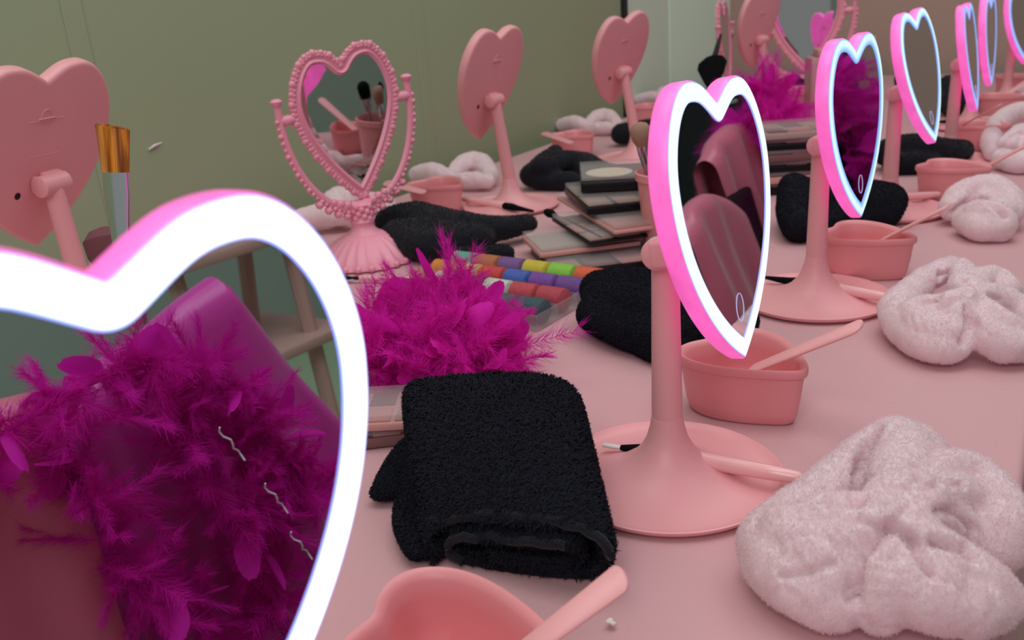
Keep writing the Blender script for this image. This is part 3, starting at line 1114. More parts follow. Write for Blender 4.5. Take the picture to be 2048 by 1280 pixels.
H2 = [
    px([(1900, 535, .036, .013), (1855, 558, .034, .014), (1818, 590, .030, .016), (1795, 620, .024, .018), (1805, 650, .020, .018)]),
    px([(1805, 650, .020, .018), (1840, 680, .018, .017), (1880, 695, .017, .015), (1910, 692, .017, .014)]),
    px([(1830, 625, .034, .014), (1850, 655, .028, .018), (1890, 670, .026, .017), (1912, 650, .030, .014)]),
    px([(1830, 618, .038, .011), (1865, 608, .044, .011), (1900, 605, .048, .011), (1930, 598, .050, .012)]),
    px([(1900, 535, .038, .012), (1925, 545, .044, .013), (1925, 575, .048, .013)]),
    px([(1925, 600, .048, .012), (1918, 630, .040, .013)]),
    px([(1940, 585, .048, .012), (1960, 560, .046, .012), (1990, 558, .042, .013), (2015, 580, .036, .014)]),
    px([(1950, 595, .046, .012), (1990, 595, .040, .014), (2030, 615, .030, .015), (2055, 640, .022, .015)]),
    px([(1955, 615, .040, .012), (1960, 645, .034, .014), (1975, 670, .026, .016), (2010, 690, .019, .016), (2050, 692, .016, .015)]),
    px([(1965, 615, .042, .011), (1995, 640, .036, .012), (2035, 665, .026, .013), (2070, 680, .018, .012)]),
]
headband('terry_headband', H2, 'pale pink terry headband cut by the right frame edge beside the second dish', (-0.085, 0.885), 70000, 8,
         [([(1885, 545), (1875, 575), (1868, 598)], 0.0040, 0.009), ([(1868, 598), (1840, 610)], 0.003, 0.004), ([(1935, 612), (1938, 650), (1925, 690)], 0.0035, 0.009),
          ([(1928, 560), (1935, 585)], 0.003, 0.005), ([(1945, 620), (1955, 655)], 0.003, 0.004), ([(2000, 600), (1975, 590)], 0.003, 0.004)] + [([(1820 + 20 * k, 630 + 2 * k), (1832 + 20 * k, 668 + 3 * k)], 0.002, 0.0012) for k in range(5)], voxel=0.0024)
H3 = [
    px([(1905, 415, .024, .018), (1920, 392, .034, .018), (1950, 378, .042, .018), (1985, 375, .044, .018), (2015, 395, .036, .019), (2022, 422, .026, .018)]),
    px([(1935, 440, .020, .019), (1960, 455, .018, .018), (2000, 450, .020, .021), (1985, 430, .032, .018), (1955, 425, .032, .018)]),
    px([(1960, 395, .03, .018), (2000, 425, .026, .02)]),
]
hb3 = headband('terry_headband', H3, 'rounded pale pink terry headband below the fourth heart bowl', (-0.09, 1.33), 40000, 11,
               [([(1905, 425), (1930, 405), (1960, 395), (1990, 405), (2015, 435)], 0.0045, 0.011)], voxel=0.0028)
H4 = [
    px([(1990, 305, .018, .018), (1982, 280, .026, .019), (1995, 250, .036, .020), (2020, 230, .046, .020), (2050, 222, .050, .020)]),
    px([(2005, 318, .018, .018), (2040, 325, .018, .020), (2075, 310, .024, .022), (2060, 275, .036, .022)]),
    px([(2015, 290, .032, .018), (2040, 270, .040, .020)]),
]
headband('terry_headband', H4, 'pale pink terry headband in the right frame edge behind the fourth bowl', (-0.07, 1.75), 30000, 13,
         [([(2000, 300), (2012, 275), (2030, 262), (2050, 265)], 0.0045, 0.010), ([(2008, 240), (2020, 262)], 0.004, 0.006)], voxel=0.003)
HB = [
    px([(835, 350, .020, .018), (865, 345, .028, .020), (890, 352, .026, .016), (905, 352, .022, .012)]),
    px([(905, 350, .022, .014), (930, 330, .032, .022), (960, 330, .030, .024), (980, 350, .022, .018)]),
    px([(900, 362, .016, .013), (940, 360, .020, .016), (975, 362, .018, .014)]),
]
orgb = (at(905, 365).x, at(905, 365).y)
hbb = headband('terry_headband', HB, 'pale pink terry headband behind a bowl in front of the green wall', orgb, 22000, 17,
               [([(930, 350), (950, 340), (985, 352)], 0.004, 0.006)])
for p, rz, lb, sc in [((at(1175, 262).x, at(1175, 262).y, 0), -0.1, 'pale pink terry headband behind the bowl on the far back side', 0.95),
                      ((at(650, 452).x, at(650, 452).y, 0), 0.9, 'pale pink terry headband half hidden behind the ornate mirror pedestal', 1.0),
                      ((at(1312, 208).x, at(1312, 208).y, 0), 0.3, 'farthest pale pink headband at the foot of the pale panel', 0.9),
                      ((at(2050, 215).x, at(2050, 215).y, 0), 0.8, 'pale pink headband farthest along the right frame edge', 1.0),
                      ((-0.375, 0.965, 0), 1.9, 'pale pink headband behind the first full lit mirror, seen reflected in the ornate mirror', 0.85),
                      ]:
    o = hbb.copy()
    COL.objects.link(o)
    o.location = p
    o.rotation_euler = (0, 0, rz)
    o.scale = (sc,) * 3
    o['label'] = lb


# ------------------------------------------------------------------ black towels
def folded_towel():
    """washcloth rolled flat: a spiral section swept from the front opening to the back, corners in photo terms"""
    FL, FRt = at(868, 1128, 0.0), at(1212, 1172, 0.0)
    BL, BRt = Vector((-0.4080, 0.492, 0)), Vector((-0.2930, 0.540, 0))
    prof = []
    # normalised spiral section (u across 0..1, v up 0..1), from outer hem over the top, round the right, under, up inside
    sec = [(0.030, 0.02), (-0.012, 0.20), (-0.022, 0.50), (-0.010, 0.82), (0.050, 0.94), (0.22, 0.97), (0.40, 0.985), (0.60, 1.00), (0.80, 0.985), (0.92, 0.93), (0.985, 0.80), (1.01, 0.60), (1.01, 0.38), (0.975, 0.20), (0.90, 0.10),
           (0.70, 0.055), (0.45, 0.055), (0.25, 0.075), (0.14, 0.14), (0.11, 0.30), (0.15, 0.48), (0.28, 0.58), (0.50, 0.66), (0.70, 0.72), (0.82, 0.66), (0.87, 0.50), (0.84, 0.32), (0.72, 0.25), (0.50, 0.24), (0.35, 0.27)]
    pp = smoothpath([(a, b, 0, 0) for a, b in sec], 4)
    sec = np.array([(p[0], p[1]) for p in pp])
    # offset to both sides for thickness (true distance, width ~0.13, height ~0.06)
    nseg = 44
    rows = []
    nS = len(sec)
    for i in range(nseg + 1):
        t = i / nseg
        t2 = t
        L = FL.lerp(BL, t2)
        Rr = FRt.lerp(BRt, t2)
        ax = (Rr - L)
        w = ax.length
        axn = ax.normalized()
        hgt = 0.036 + 0.034 * math.sin(math.pi / 2 * min(1, t * 1.25)) ** 0.9
        if t > 0.9:
            hgt *= 1 - ((t - 0.9) / 0.1) ** 2 * 0.35
        pts = []
        for k, (u, v) in enumerate(sec):
            s = k / nS
            vv = v * hgt * (1 + 0.35 * (u - 0.35) * (1 - t) ** 2)
            sag = -0.006 * math.exp(-((u - 0.1) / 0.18) ** 2) * (1 - t) * (v > 0.6)
            wob = 0.0018 * noise.noise((u * 5 + s * 9, t * 6, v * 3)) + 0.0009 * noise.noise((u * 19, t * 25, s * 12))
            front = (0.012 * noise.noise((s * 7, 2.2, 0)) + 0.020 * (0.5 - u) * (v > 0.6)) * (1 - t) ** 4
            p = L + axn * (u * w) + Vector((0, 0, max(0.003, vv + sag + wob)))
            p = p + (BL - FL).normalized() * front
            pts.append(p)
        rows.append(pts)
    th = 0.0030
    top, bot = [], []
    for i, pts in enumerate(rows):
        a, b = [], []
        for k in range(nS):
            tg = (pts[min(k + 1, nS - 1)] - pts[max(k - 1, 0)]).normalized()
            fw = (rows[min(i + 1, nseg)][k] - rows[max(i - 1, 0)][k]).normalized()
            nn = tg.cross(fw).normalized()
            a.append(pts[k] + nn * th)
            b.append(pts[k] - nn * th)
        top.append(a)
        bot.append(b)
    mb = MB()
    rings = []
    for a, b in zip(top, bot):
        rings.append(a + b[::-1])
    mb.loft(rings, True, True)
    # back of the roll closed by a turned-down flap
    V, F = remesh_union(mb, 0.0016, 2)
    d = fnoise(V, 240, 2) * 0.0004
    V = V + vnormals(V, F) * d[:, None]
    V[:, 2] = np.maximum(V[:, 2], 0.0012)
    rng = np.random.default_rng(4)
    W_, G_, H_ = fuzz(V, F, 120000, 0.0026, 0.0011, rng, 1.2, 0.002)
    o = pile_object('folded_towel', *combine([(V, F), (W_, G_)]), None, M['blackterry'])
    tag(o, 'black terry washcloth folded into a flat roll, in the centre foreground', 'towel', 'black towels')
    # stitched hems along the front opening
    hem = MB()
    for lo, hi, dz in ((0.13, 0.40, 0), (0.60, 0.82, 0)):
        path = []
        for k in range(int(nS * lo), int(nS * hi)):
            p = rows[0][k].copy()
            path.append(p + Vector((0.0006 * math.sin(k * 2.1), -0.0012, 0.0010 + 0.0008 * math.sin(k * 1.7))))
        hem.tube(path, 0.0030, 8)
    hem.obj('hem', M['blackfleece'], o)
    return o


folded_towel()


def soft_towel(chains, label, seed, tufts=15000, zf=0.8, mtl='blackfleece', wr=0.0022, ws=24, wr2=0.0008, voxel=0.0035, length=0.0018, width=0.0008, name='black_towel'):
    c0 = chains[0][0]
    org = (c0[0], c0[1])
    ch = [[(p[0] - org[0], p[1] - org[1], p[2], p[3]) for p in c] for c in chains]
    o = soft_body(name, ch, M[mtl], voxel, tufts, length, width, 0.9, wr, ws, wr2, (1, 1, 1), seed, zf=zf)
    o.location = (org[0], org[1], 0)
    return tag(o, label, 'towel', 'black towels')


soft_towel([px([(770, 975, .010, .010), (800, 930, .014, .012), (835, 900, .018, .014), (860, 960, .014, .013)]),
            px([(760, 985, .008, .008), (820, 975, .010, .010), (870, 985, .012, .011)]),
            px([(815, 1010, .009, .009), (822, 1060, .009, .010), (835, 1098, .008, .009)]),
            px([(840, 1000, .010, .010), (860, 1060, .010, .010), (870, 1095, .008, .009)])],
           'crumpled black terry cloth poking out left from under the folded washcloth', 21, 26000, 0.7, 'blackterry', voxel=0.0026)
soft_towel([px([(1200, 580, .034, .022), (1270, 578, .040, .024), (1350, 590, .040, .024), (1420, 610, .034, .022), (1480, 640, .026, .018)]),
            px([(1195, 630, .022, .022), (1260, 660, .020, .022), (1330, 670, .022, .024), (1420, 660, .024, .022)]),
            px([(1200, 600, .030, .02), (1300, 620, .036, .026), (1400, 630, .034, .024)]),
            px([(1290, 690, .012, .014), (1340, 700, .014, .015), (1400, 690, .014, .014)])],
           'thick folded black towel behind the stem of the first full lit mirror', 22, 60000, 0.9, 'blackterry')
soft_towel([px([(785, 446, .030, .028), (830, 440, .034, .032), (890, 455, .030, .032), (950, 460, .028, .026), (1010, 455, .026, .019), (1055, 447, .024, .014)]),
            px([(800, 470, .026, .028), (850, 490, .022, .027), (900, 485, .024, .028), (960, 475, .022, .022)]),
            px([(830, 470, .026, .03), (900, 475, .024, .028), (970, 470, .022, .02)])],
           'long black fleece towel, fat at its left end, beside the ornate mirror base', 23, 16000, 0.85)
soft_towel([px([(905, 512, .012, .013), (960, 510, .013, .014), (1010, 508, .012, .013)])],
           'small black roll of cloth under the long fleece towel', 24, 5000, 0.9)
soft_towel([px([(1065, 350, .026, .024), (1110, 330, .034, .028), (1160, 330, .032, .028), (1200, 345, .026, .024), (1230, 345, .020, .016)]),
            px([(1110, 305, .050, .016), (1080, 335, .040, .020), (1140, 320, .044, .018)]),
            px([(1080, 360, .018, .020), (1140, 362, .016, .020)])],
           'peaked black fleece towel behind the stack of palettes', 25, 9000, 0.9)
soft_towel([px([(1590, 380, .050, .024), (1590, 420, .030, .026), (1600, 450, .022, .024)]),
            px([(1600, 400, .036, .030), (1660, 395, .042, .030), (1720, 400, .040, .030), (1770, 405, .034, .028)]),
            px([(1640, 445, .018, .02), (1720, 430, .022, .024), (1770, 420, .026, .024)])],
           'rolled black terry towel behind the stem of the magenta reflecting mirror', 26, 30000, 1.0, 'blackterry')
soft_towel([px([(1780, 305, .030, .028), (1830, 300, .034, .030), (1880, 303, .030, .026), (1925, 300, .024, .020)]),
            px([(1790, 325, .020, .022), (1860, 325, .018, .020)])],
           'long black towel under the tip of the brown reflecting mirror', 27, 12000, 0.9)
soft_towel([px([(1245, 268, .026, .026), (1290, 262, .028, .028), (1320, 260, .026, .026)])],
           'black towel behind the far unlit heart mirror stem', 28, 4000, 0.9)
soft_towel([px([(1905, 205, .030, .032), (1930, 215, .024, .028), (1900, 175, .060, .03)])],
           'black towel behind the narrow edge-on lit mirror', 29, 4000, 1.0)
soft_towel([px([(1815, 160, .040, .035), (1840, 175, .03, .03)])],
           'black towel left of the narrow edge-on mirror stem', 30, 4000, 1.0)


# ------------------------------------------------------------------ feather boas
DENS = 230


def feather(rng, base, dirv, L, kind):
    """one feather: a quill and its barbs as thin blades; returns V, F"""
    d = dirv / np.linalg.norm(dirv)
    side = np.cross(d, rng.normal(size=3))
    side /= np.linalg.norm(side)
    nb = np.cross(d, side)
    curl = rng.normal(size=3) * 0.35
    ts = np.linspace(0, 1, 9)
    Q = base + L * (ts[:, None] * d + (ts[:, None] ** 2) * curl * 0.5)
    Vs, Fs, o = [], [], 0
    # quill
    w = 0.0005 * (1 - 0.7 * ts)[:, None]
    V = np.stack([Q - side * w, Q + side * w], 1).reshape(-1, 3)
    F = np.concatenate([[[2 * i, 2 * i + 1, 2 * i + 3], [2 * i, 2 * i + 3, 2 * i + 2]] for i in range(8)])
    Vs.append(V)
    Fs.append(F)
    o += len(V)
    if kind == 'flat':
        W = L * (0.20 + 0.08 * rng.random())
        prof = np.sqrt(np.clip(1 - ((ts - 0.55) / 0.47) ** 2, 0, 1)) * np.clip(ts * 3, 0, 1)
        cols = np.linspace(-1, 1, 5)
        G = [Q + side * (c * W * prof)[:, None] + nb * (abs(c) ** 1.5 * W * 0.45 * prof)[:, None] + nb * (0.25 * L * (ts ** 2))[:, None] for c in cols]
        V = np.stack(G, 1).reshape(-1, 3)
        F = []
        for i in range(8):
            for j in range(4):
                a = i * 5 + j
                F += [[a, a + 1, a + 6], [a, a + 6, a + 5]]
        Vs.append(V)
        Fs.append(np.array(F) + o)
        o += len(V)
        nbarb, bl = 70, L * 0.26
    else:
        nbarb, bl = DENS, L * 0.42
    t = rng.random(nbarb) ** 0.85
    if kind == 'flat':
        t = t * 0.45
    B = base + L * (t[:, None] * d + (t[:, None] ** 2) * curl * 0.5)
    sg = np.where(rng.random(nbarb) < 0.5, -1, 1)[:, None]
    D = side * sg + d * (0.5 + 0.6 * rng.random((nbarb, 1))) + rng.normal(size=(nbarb, 3)) * 0.30
    D /= np.linalg.norm(D, axis=1)[:, None]
    bl = bl * (0.5 + 0.8 * rng.random((nbarb, 1))) * (1 - 0.5 * t[:, None])
    C = 0.45 * curl + d * 0.35 + rng.normal(size=(nbarb, 3)) * 0.28
    S = np.cross(D, rng.normal(size=(nbarb, 3)))
    S /= np.linalg.norm(S, axis=1)[:, None]
    wd = 0.00019
    pts = [B + D * bl * s + C * bl * s * s * 0.7 for s in (0, 0.35, 0.7, 1.0)]
    V = np.stack([pts[0] - S * wd, pts[0] + S * wd, pts[1] - S * wd, pts[1] + S * wd, pts[2] - S * wd * 0.8, pts[2] + S * wd * 0.8, pts[3]], 1).reshape(-1, 3)
    k = np.arange(nbarb)[:, None] * 7
    F = np.concatenate([k + [0, 1, 3], k + [0, 3, 2], k + [2, 3, 5], k + [2, 5, 4], k + [4, 5, 6]], 0)
    Vs.append(V)
    Fs.append(F + o)
    return np.concatenate(Vs), np.concatenate(Fs)


def boa(name, paths, label, n, seed, L=0.055, spread=1.0, flat=0.25, minz=0.002, up=0.4, cat='feather boa', group=None, thick=0.0):
    rng = np.random.default_rng(seed)
    P = []
    for pth in paths:
        P += [q[:3] for q in smoothpath([(*p, 0) for p in pth], 14)]
    P = np.array(P)
    org = P[0].copy()
    org[2] = 0 if minz > -0.1 else org[2]
    parts = []
    for i in range(n):
        b = P[rng.integers(len(P))] + rng.normal(size=3) * thick
        dv = rng.normal(size=3) * spread
        dv[2] = dv[2] * 0.8 + up
        Vf, Ff = feather(rng, b, dv, L * (0.65 + 0.6 * rng.random()), 'flat' if rng.random() < flat else 'fluff')
        Vf[:, 2] = np.maximum(Vf[:, 2], minz + 0.002 * rng.random())
        parts.append((Vf - org, Ff))
    V, F = combine(parts)
    o = link(name, tri_mesh(name, V, F), M['feather'])
    o.location = org
    tag(o, label, cat, group)
    pts = [tuple(np.array(q[:3]) - org) for q in smoothpath([(*p, 0) for p in paths[0]], 6)]
    MB().tube(pts, 0.0020, 6).obj('cord', M['feather'], o)
    return o


def P3(x, y, z):
    p = at(x, y, z)
    return (p.x, p.y, p.z)


boa('feather_boa', [[P3(735, 650, .03), P3(790, 630, .04), P3(860, 625, .04), P3(920, 610, .04), P3(970, 655, .03)],
                    [P3(990, 670, .03), P3(950, 700, .04), P3(880, 700, .04), P3(800, 710, .03), P3(740, 740, .03)],
                    [P3(880, 660, .05), P3(960, 700, .03), P3(1040, 735, .015)],
                    [P3(760, 690, .04), P3(860, 730, .03), P3(980, 740, .03)]],
    'magenta feather boa heaped on the table behind the folded washcloth', 420, 31, 0.044, 1.0, 0.16, 0.002, 0.25, group='magenta feather boas', thick=0.006)
boa('feather_boa', [[(-0.60, 1.86, .05), (-0.56, 1.86, .11), (-0.52, 1.83, .12), (-0.47, 1.80, .08)],
                    [(-0.58, 1.80, .03), (-0.53, 1.78, .05), (-0.48, 1.76, .07), (-0.47, 1.75, .03)]],
    'magenta feather boa heaped far back beside the clear pink box', 170, 32, 0.060, 1.0, 0.12, 0.002, 0.3, group='magenta feather boas')


# ------------------------------------------------------------------ palettes
def clear_mat(name, rgb, a=0.25, rough=0.15):
    m = mat(name, rgb, rough, spec=0.6, alpha=a)
    return m


M['clear'] = clear_mat('clear_plastic_lid', (210, 205, 205), 0.22, 0.12)
M['clearpink'] = clear_mat('smoky_pink_acrylic', (205, 150, 155), 0.86, 0.25)
M['rosegold'] = mat('dusty_rose_case', (205, 150, 145), 0.35)
M['mauve'] = mat('mauve_brown_case', (120, 84, 84), 0.35)
M['greige'] = mat('grey_beige_pan', (170, 150, 140), 0.6)
M['cream'] = mat('cream_pan', (226, 214, 190), 0.6)
M['powder1'] = mat('taupe_powder', (160, 120, 105), 0.8)
M['powder2'] = mat('rose_powder', (196, 130, 128), 0.8)
M['powder3'] = mat('plum_powder', (110, 60, 70), 0.8)


def palette(label, corner, size, rotz, z, case, pans=(2, 4), pan_mats=('powder1', 'powder2', 'powder3'), hh=0.010, lid=True, roundpan=False, tilt=(0, 0)):
    t = thing('makeup_palette', label, 'palette', (corner[0], corner[1], z), rotz, 'makeup palettes')
    t.rotation_euler = (tilt[0], tilt[1], rotz)
    sx, sy = size
    MB().box((0, 0, hh / 2), (sx, sy, hh), None, 0.0015).obj('case', M[case], t)
    nx, ny = pans
    for i in range(nx):
        for j in range(ny):
            cx = -sx / 2 + sx * (i + 0.5) / nx
            cy = -sy / 2 + sy * (j + 0.5) / ny
            mb = MB()
            if roundpan:
                mb.lathe([(min(sx / nx, sy / ny) * 0.40, 0), (min(sx / nx, sy / ny) * 0.40, 0.0010)], 28, (cx, cy, hh), True, True)
            else:
                mb.box((cx, cy, hh + 0.0004), (sx / nx * 0.84, sy / ny * 0.84, 0.0012), None, 0.0004)
            mb.obj('powder_pan', M[pan_mats[(i * ny + j) % len(pan_mats)]], t)
    if lid:
        MB().box((0, 0, hh + 0.0042), (sx * 0.99, sy * 0.99, 0.0050), None, 0.0012).obj('lid', M['clear'], t)
    return t


def pal_at(label, x, y, z, size, rot, case, **k):
    p = at(x, y, z)
    return palette(label, (p.x, p.y), size, R_(rot), z, case, **k)


def pal_c(label, corner, z, size, rot, case, **k):
    """palette given by its front left corner"""
    a = R_(rot)
    c = Vector((corner[0], corner[1], 0)) + Vector((math.cos(a), math.sin(a), 0)) * size[0] / 2 + Vector((-math.sin(a), math.cos(a), 0)) * size[1] / 2
    return palette(label, (c.x, c.y), size, a, z, case, **k)


pal_c('wide black palette at the very bottom of the palette stack', (-0.520, 0.925), 0.001, (0.17, 0.13), 43, 'blackp', pans=(4, 2), hh=0.008)
pal_c('beige clear lidded palette low at the left of the palette stack', (-0.556, 0.955), 0.0165, (0.135, 0.100), 44, 'rosegold', pans=(2, 1), pan_mats=('greige', 'mauve'), hh=0.006)
pal_c('black edged palette third from the bottom of the stack', (-0.502, 0.985), 0.030, (0.15, 0.15), 47, 'blackp', pans=(4, 3), hh=0.004)
pal_c('long dusty rose palette reaching left in the middle of the stack', (-0.474, 1.000), 0.0415, (0.15, 0.235), 46, 'rosegold', pans=(3, 4), pan_mats=('powder2', 'greige', 'powder1'), hh=0.005)
pal_c('black based rose topped palette second from the top of the stack', (-0.530, 1.040), 0.054, (0.16, 0.145), 40, 'blackp', pans=(4, 2), pan_mats=('powder1', 'mauve'), hh=0.010)
pal_c('clear lidded palette with cream pans on top of the stack', (-0.562, 1.086), 0.0725, (0.165, 0.125), 28, 'blackp', pans=(2, 1), pan_mats=('cream',), hh=0.014, roundpan=True)
o = makeup_brush('dark slim pencil brush leaning across the palette stack', 0.20, 'blackp', 0.0032, 'round')
lay(o, at(1048, 402, 0.030), at(1270, 508, 0.036))
# far stack
for k, (dx, cs, lb) in enumerate([(0, 'blackp', 'black palette at the bottom of the far stack'), (4, 'rosegold', 'rose palette second in the far stack'), (-3, 'blackp', 'black palette third in the far stack'),
                                  (2, 'mauve', 'mauve palette fourth in the far stack'), (-4, 'blackp', 'black palette fifth in the far stack'), (1, 'greige', 'pale palette on top of the far stack')]):
    palette(lb, (-0.405 + dx * 0.001, 1.50), (0.15, 0.10), R_(30 + dx), 0.001 + 0.0175 * k, cs, pans=(4, 2), hh=0.0105)
# under the near boa
pal_at('rose cased palette under the near feather boa', 735, 832, 0.0165, (0.100, 0.060), 30, 'rosegold', pans=(4, 2), hh=0.007)
pal_at('brown clear lidded palette lying below the rose one near the lit mirror', 745, 862, 0.001, (0.105, 0.065), 38, 'mauve', pans=(4, 2), hh=0.009)

# glitter pot tray
gt = at(1000, 585, 0)
tr_ = thing('glitter_tray', 'clear tray of small glitter pots in rainbow colours between boa and towels', 'glitter tray', (-0.556, 0.849, 0.001), R_(-4))
NX, NY, PX_, PY_ = 6, 4, 0.0366, 0.0400
TRm = MB()
TRm.box((0, 0, 0.001), (NX * PX_, NY * PY_, 0.002))
for i in range(NX + 1):
    TRm.box((-NX * PX_ / 2 + i * PX_, 0, 0.009), (0.0012, NY * PY_, 0.016))
for j in range(NY + 1):
    TRm.box((0, -NY * PY_ / 2 + j * PY_, 0.009), (NX * PX_, 0.0012, 0.016))
TRm.obj('tray', M['clear'], tr_, False)
GC = [[(30, 30, 36), (60, 40, 36), (200, 190, 180), (96, 60, 40), (24, 96, 96), (30, 80, 90)],
      [(190, 160, 70), (220, 216, 200), (60, 56, 60), (216, 224, 214), (200, 64, 76), (190, 60, 80)],
      [(236, 140, 50), (230, 226, 60), (216, 62, 40), (58, 96, 190), (120, 60, 168), (110, 60, 150)],
      [(70, 190, 160), (190, 110, 70), (120, 80, 150), (212, 196, 50), (140, 214, 60), (230, 96, 50)]]
for j in range(NY):
    for i in range(NX):
        c = GC[j][i]
        g = mat('glitter', c, 0.3, spec=0.9, bump=(900, 0.9, 0.002), noise_amt=0.25, noise_scale=500)
        cx, cy = -NX * PX_ / 2 + (i + 0.5) * PX_, -NY * PY_ / 2 + (j + 0.5) * PY_
        pt = MB().tube([(cx - 0.0165, cy, 0.0150), (cx - 0.0150, cy, 0.0150), (cx + 0.0150, cy, 0.0150), (cx + 0.0165, cy, 0.0150)], [0.0105, 0.0130, 0.0130, 0.0105], 18).obj('glitter_pot', g, tr_)

# ------------------------------------------------------------------ cups and brushes
def bucket(label, loc, h=0.105, r=0.042):
    t = MB()
    t.lathe([(r * 0.74, 0.0), (r * 0.78, 0.002), (r * 0.98, h - 0.010), (r * 1.04, h - 0.009), (r * 1.05, h), (r * 1.0, h + 0.001), (r * 0.95, h - 0.004), (r * 0.74, 0.006)], 40, cap0=True, cap1=True)
    o = t.obj('brush_cup', M['bowl'])
    o.location = (loc[0], loc[1], 0)
    return tag(o, label, 'cup', 'pink brush cups')


def upright_brush(label, foot, top, handle, head, hm, w=0.012, hl=0.03, flat=0.35, yaw=0.0, ferr=0.045, slant=0.0):
    """brush standing in a cup: foot point to bristle top"""
    foot, top = Vector(foot), Vector(top)
    d = top - foot
    L = d.length
    t = thing('makeup_brush', label, 'brush', foot, 0, 'brushes standing in cups')
    q = d.to_track_quat('Z', 'Y')
    t.rotation_mode = 'QUATERNION'
    from mathutils import Quaternion
    zz = d.normalized()
    xx = (Vector((math.cos(YAW + yaw), math.sin(YAW + yaw), 0)))
    xx = (xx - zz * xx.dot(zz)).normalized()
    t.rotation_quaternion = Matrix((xx, zz.cross(xx), zz)).transposed().to_quaternion()
    MB().tube([(0, 0, 0), (0, 0, 0.004), (0, 0, (L - hl) * 0.5), (0, 0, L - hl - ferr + 0.002)], [0.002, 0.0036, 0.0050, 0.0048], 14).obj('handle', M[handle], t)
    z0 = L - hl - ferr
    MB().tube([(0, 0, z0), (0, 0, z0 + ferr * 0.3), (0, 0, z0 + ferr * 0.8), (0, 0, L - hl)], [0.0052, 0.0062, w * 0.92, w * 0.94], 24, flat * 0.9 + 0.05, up=(0, 1, 0)).obj('ferrule', M[head], t)
    mb = MB()
    rr = [(L - hl - 0.001, w * 0.86), (L - hl * 0.8, w * 0.94), (L - hl * 0.4, w * 1.06), (L, w * 1.14)]
    if slant == 0 and hm != 'orange':
        rr = [(L - hl - 0.001, w * 0.8), (L - hl * 0.7, w * 1.25), (L - hl * 0.3, w * 1.35), (L - hl * 0.08, w * 0.9), (L, w * 0.3)]
    rings = []
    for z, r in rr:
        rings.append([Vector((r * math.cos(a), r * flat * math.sin(a), z - (slant * r * math.cos(a) if z > L - hl * 0.3 else 0))) for a in np.linspace(0, 2 * math.pi, 36, endpoint=False)])
    mb.loft(rings)
    if hm == 'orange':     # loose hairs along the cut end
        rng = np.random.default_rng(9)
        for k in range(420):
            a, s = rng.random() * 2 * math.pi, math.sqrt(rng.random())
            x0, y0 = w * 1.13 * s * math.cos(a), w * 1.13 * flat * s * math.sin(a)
            zt = L - slant * x0 + 0.0006 + 0.0016 * rng.random()
            mb.tube([(x0 * 0.98, y0, zt - 0.006), (x0 * 1.03, y0, zt)], [0.00022, 0.00008], 3)
        for k in range(300):
            a = rng.random() * 2 * math.pi
            x0, y0 = w * 1.02 * math.cos(a), w * 1.02 * flat * math.sin(a)
            mb.tube([(x0 * 0.9, y0 * 0.95, L - hl), (x0 * 1.02, y0 * 1.04, L - hl * 0.5), (x0 * 1.15, y0 * 1.15, L - slant * x0 + 0.0005)], [0.0002, 0.0002, 0.0001], 3)
    mb.obj('bristles', M[hm], t)
    return t


def on_ray(x, y, dist):
    d = Vector(_f) + Vector(CR) * ((x - 1024) / FPX) - Vector(CU) * ((y - 640) / FPX)
    return Vector((0, 0, CAMH)) + d * dist


tp = on_ray(225, 256, 0.60)
ft = on_ray(243, 500, 0.615)
dirn = (ft - tp).normalized()
tfoot = tp + dirn * ((tp.z - 0.010) / -dirn.z)
bucket('pink brush cup hidden behind the near lit mirror', (tfoot.x, tfoot.y))
upright_brush('flat brush with slanted orange brown bristles and chrome ferrule, left of the near mirror', tfoot, tp, 'blackp', 'chrome', 'orange', 0.0108, 0.029, 0.34, -0.25, 0.075, 0.16)
upright_brush('dark purple round brush beside the orange bristled brush', (tfoot.x + 0.010, tfoot.y + 0.012, 0.010), on_ray(207, 455, 0.66), 'blackp', 'blackp', 'powder3', 0.012, 0.03, 0.9)
# cup seen in the ornate mirror
bucket('pink brush cup behind the first full lit mirror, seen reflected in the ornate mirror', (-0.425, 1.075), 0.11, 0.046)
for k, (dx, dy, h, hd) in enumerate([(0.022, 0.01, 0.17, 'bristle'), (-0.02, 0.018, 0.165, 'powder1'), (0.0, -0.022, 0.175, 'bristle'), (0.028, -0.014, 0.16, 'powder3'), (-0.026, -0.01, 0.172, 'powder1'), (0.004, 0.03, 0.168, 'bristle')]):
    upright_brush(['black', 'brown', 'black', 'plum', 'tan', 'black'][k] + ' tipped brush standing in the hidden cup, seen in the ornate mirror', (-0.425 + dx * 0.4, 1.075 + dy * 0.4, 0.008), (-0.425 + dx * 1.5, 1.075 + dy * 1.5, h), 'blackp', 'chrome', hd, 0.010, 0.03, 0.8)
# far cup and brushes
fc = Vector((-0.475, 1.87, 0))
bucket('far pink brush cup behind the boa and clear box', (fc.x - 0.03, fc.y + 0.14))
fx, fy = fc.x - 0.03, fc.y + 0.14
for (u, v, w_, yy, lb) in [(1585, 150, 0.016, 0, 'black angled brush leaning left out of the far cup'), (1625, 158, 0.018, 0.3, 'black brush head beside the clear pink box')]:
    upright_brush(lb, (fx, fy, 0.008), on_ray(u, v, 2.02), 'blackp', 'chrome', 'bristle', w_, 0.05, 0.6, yy)
# fan brush standing against the pale panel
fb = on_ray(1441, 72, 1.9)
p0 = on_ray(1425, 200, 1.9)
d_ = (p0 - fb).normalized()
foot = fb + d_ * ((fb.z - 0.01) / -d_.z)
t = thing('makeup_brush', 'black fan brush head hanging point down before the pale panel', 'brush', tuple(on_ray(1425, 175, 1.9)))
base_ = on_ray(1425, 175, 1.9)


def rel(x, y):
    return on_ray(x, y, 1.9) - base_


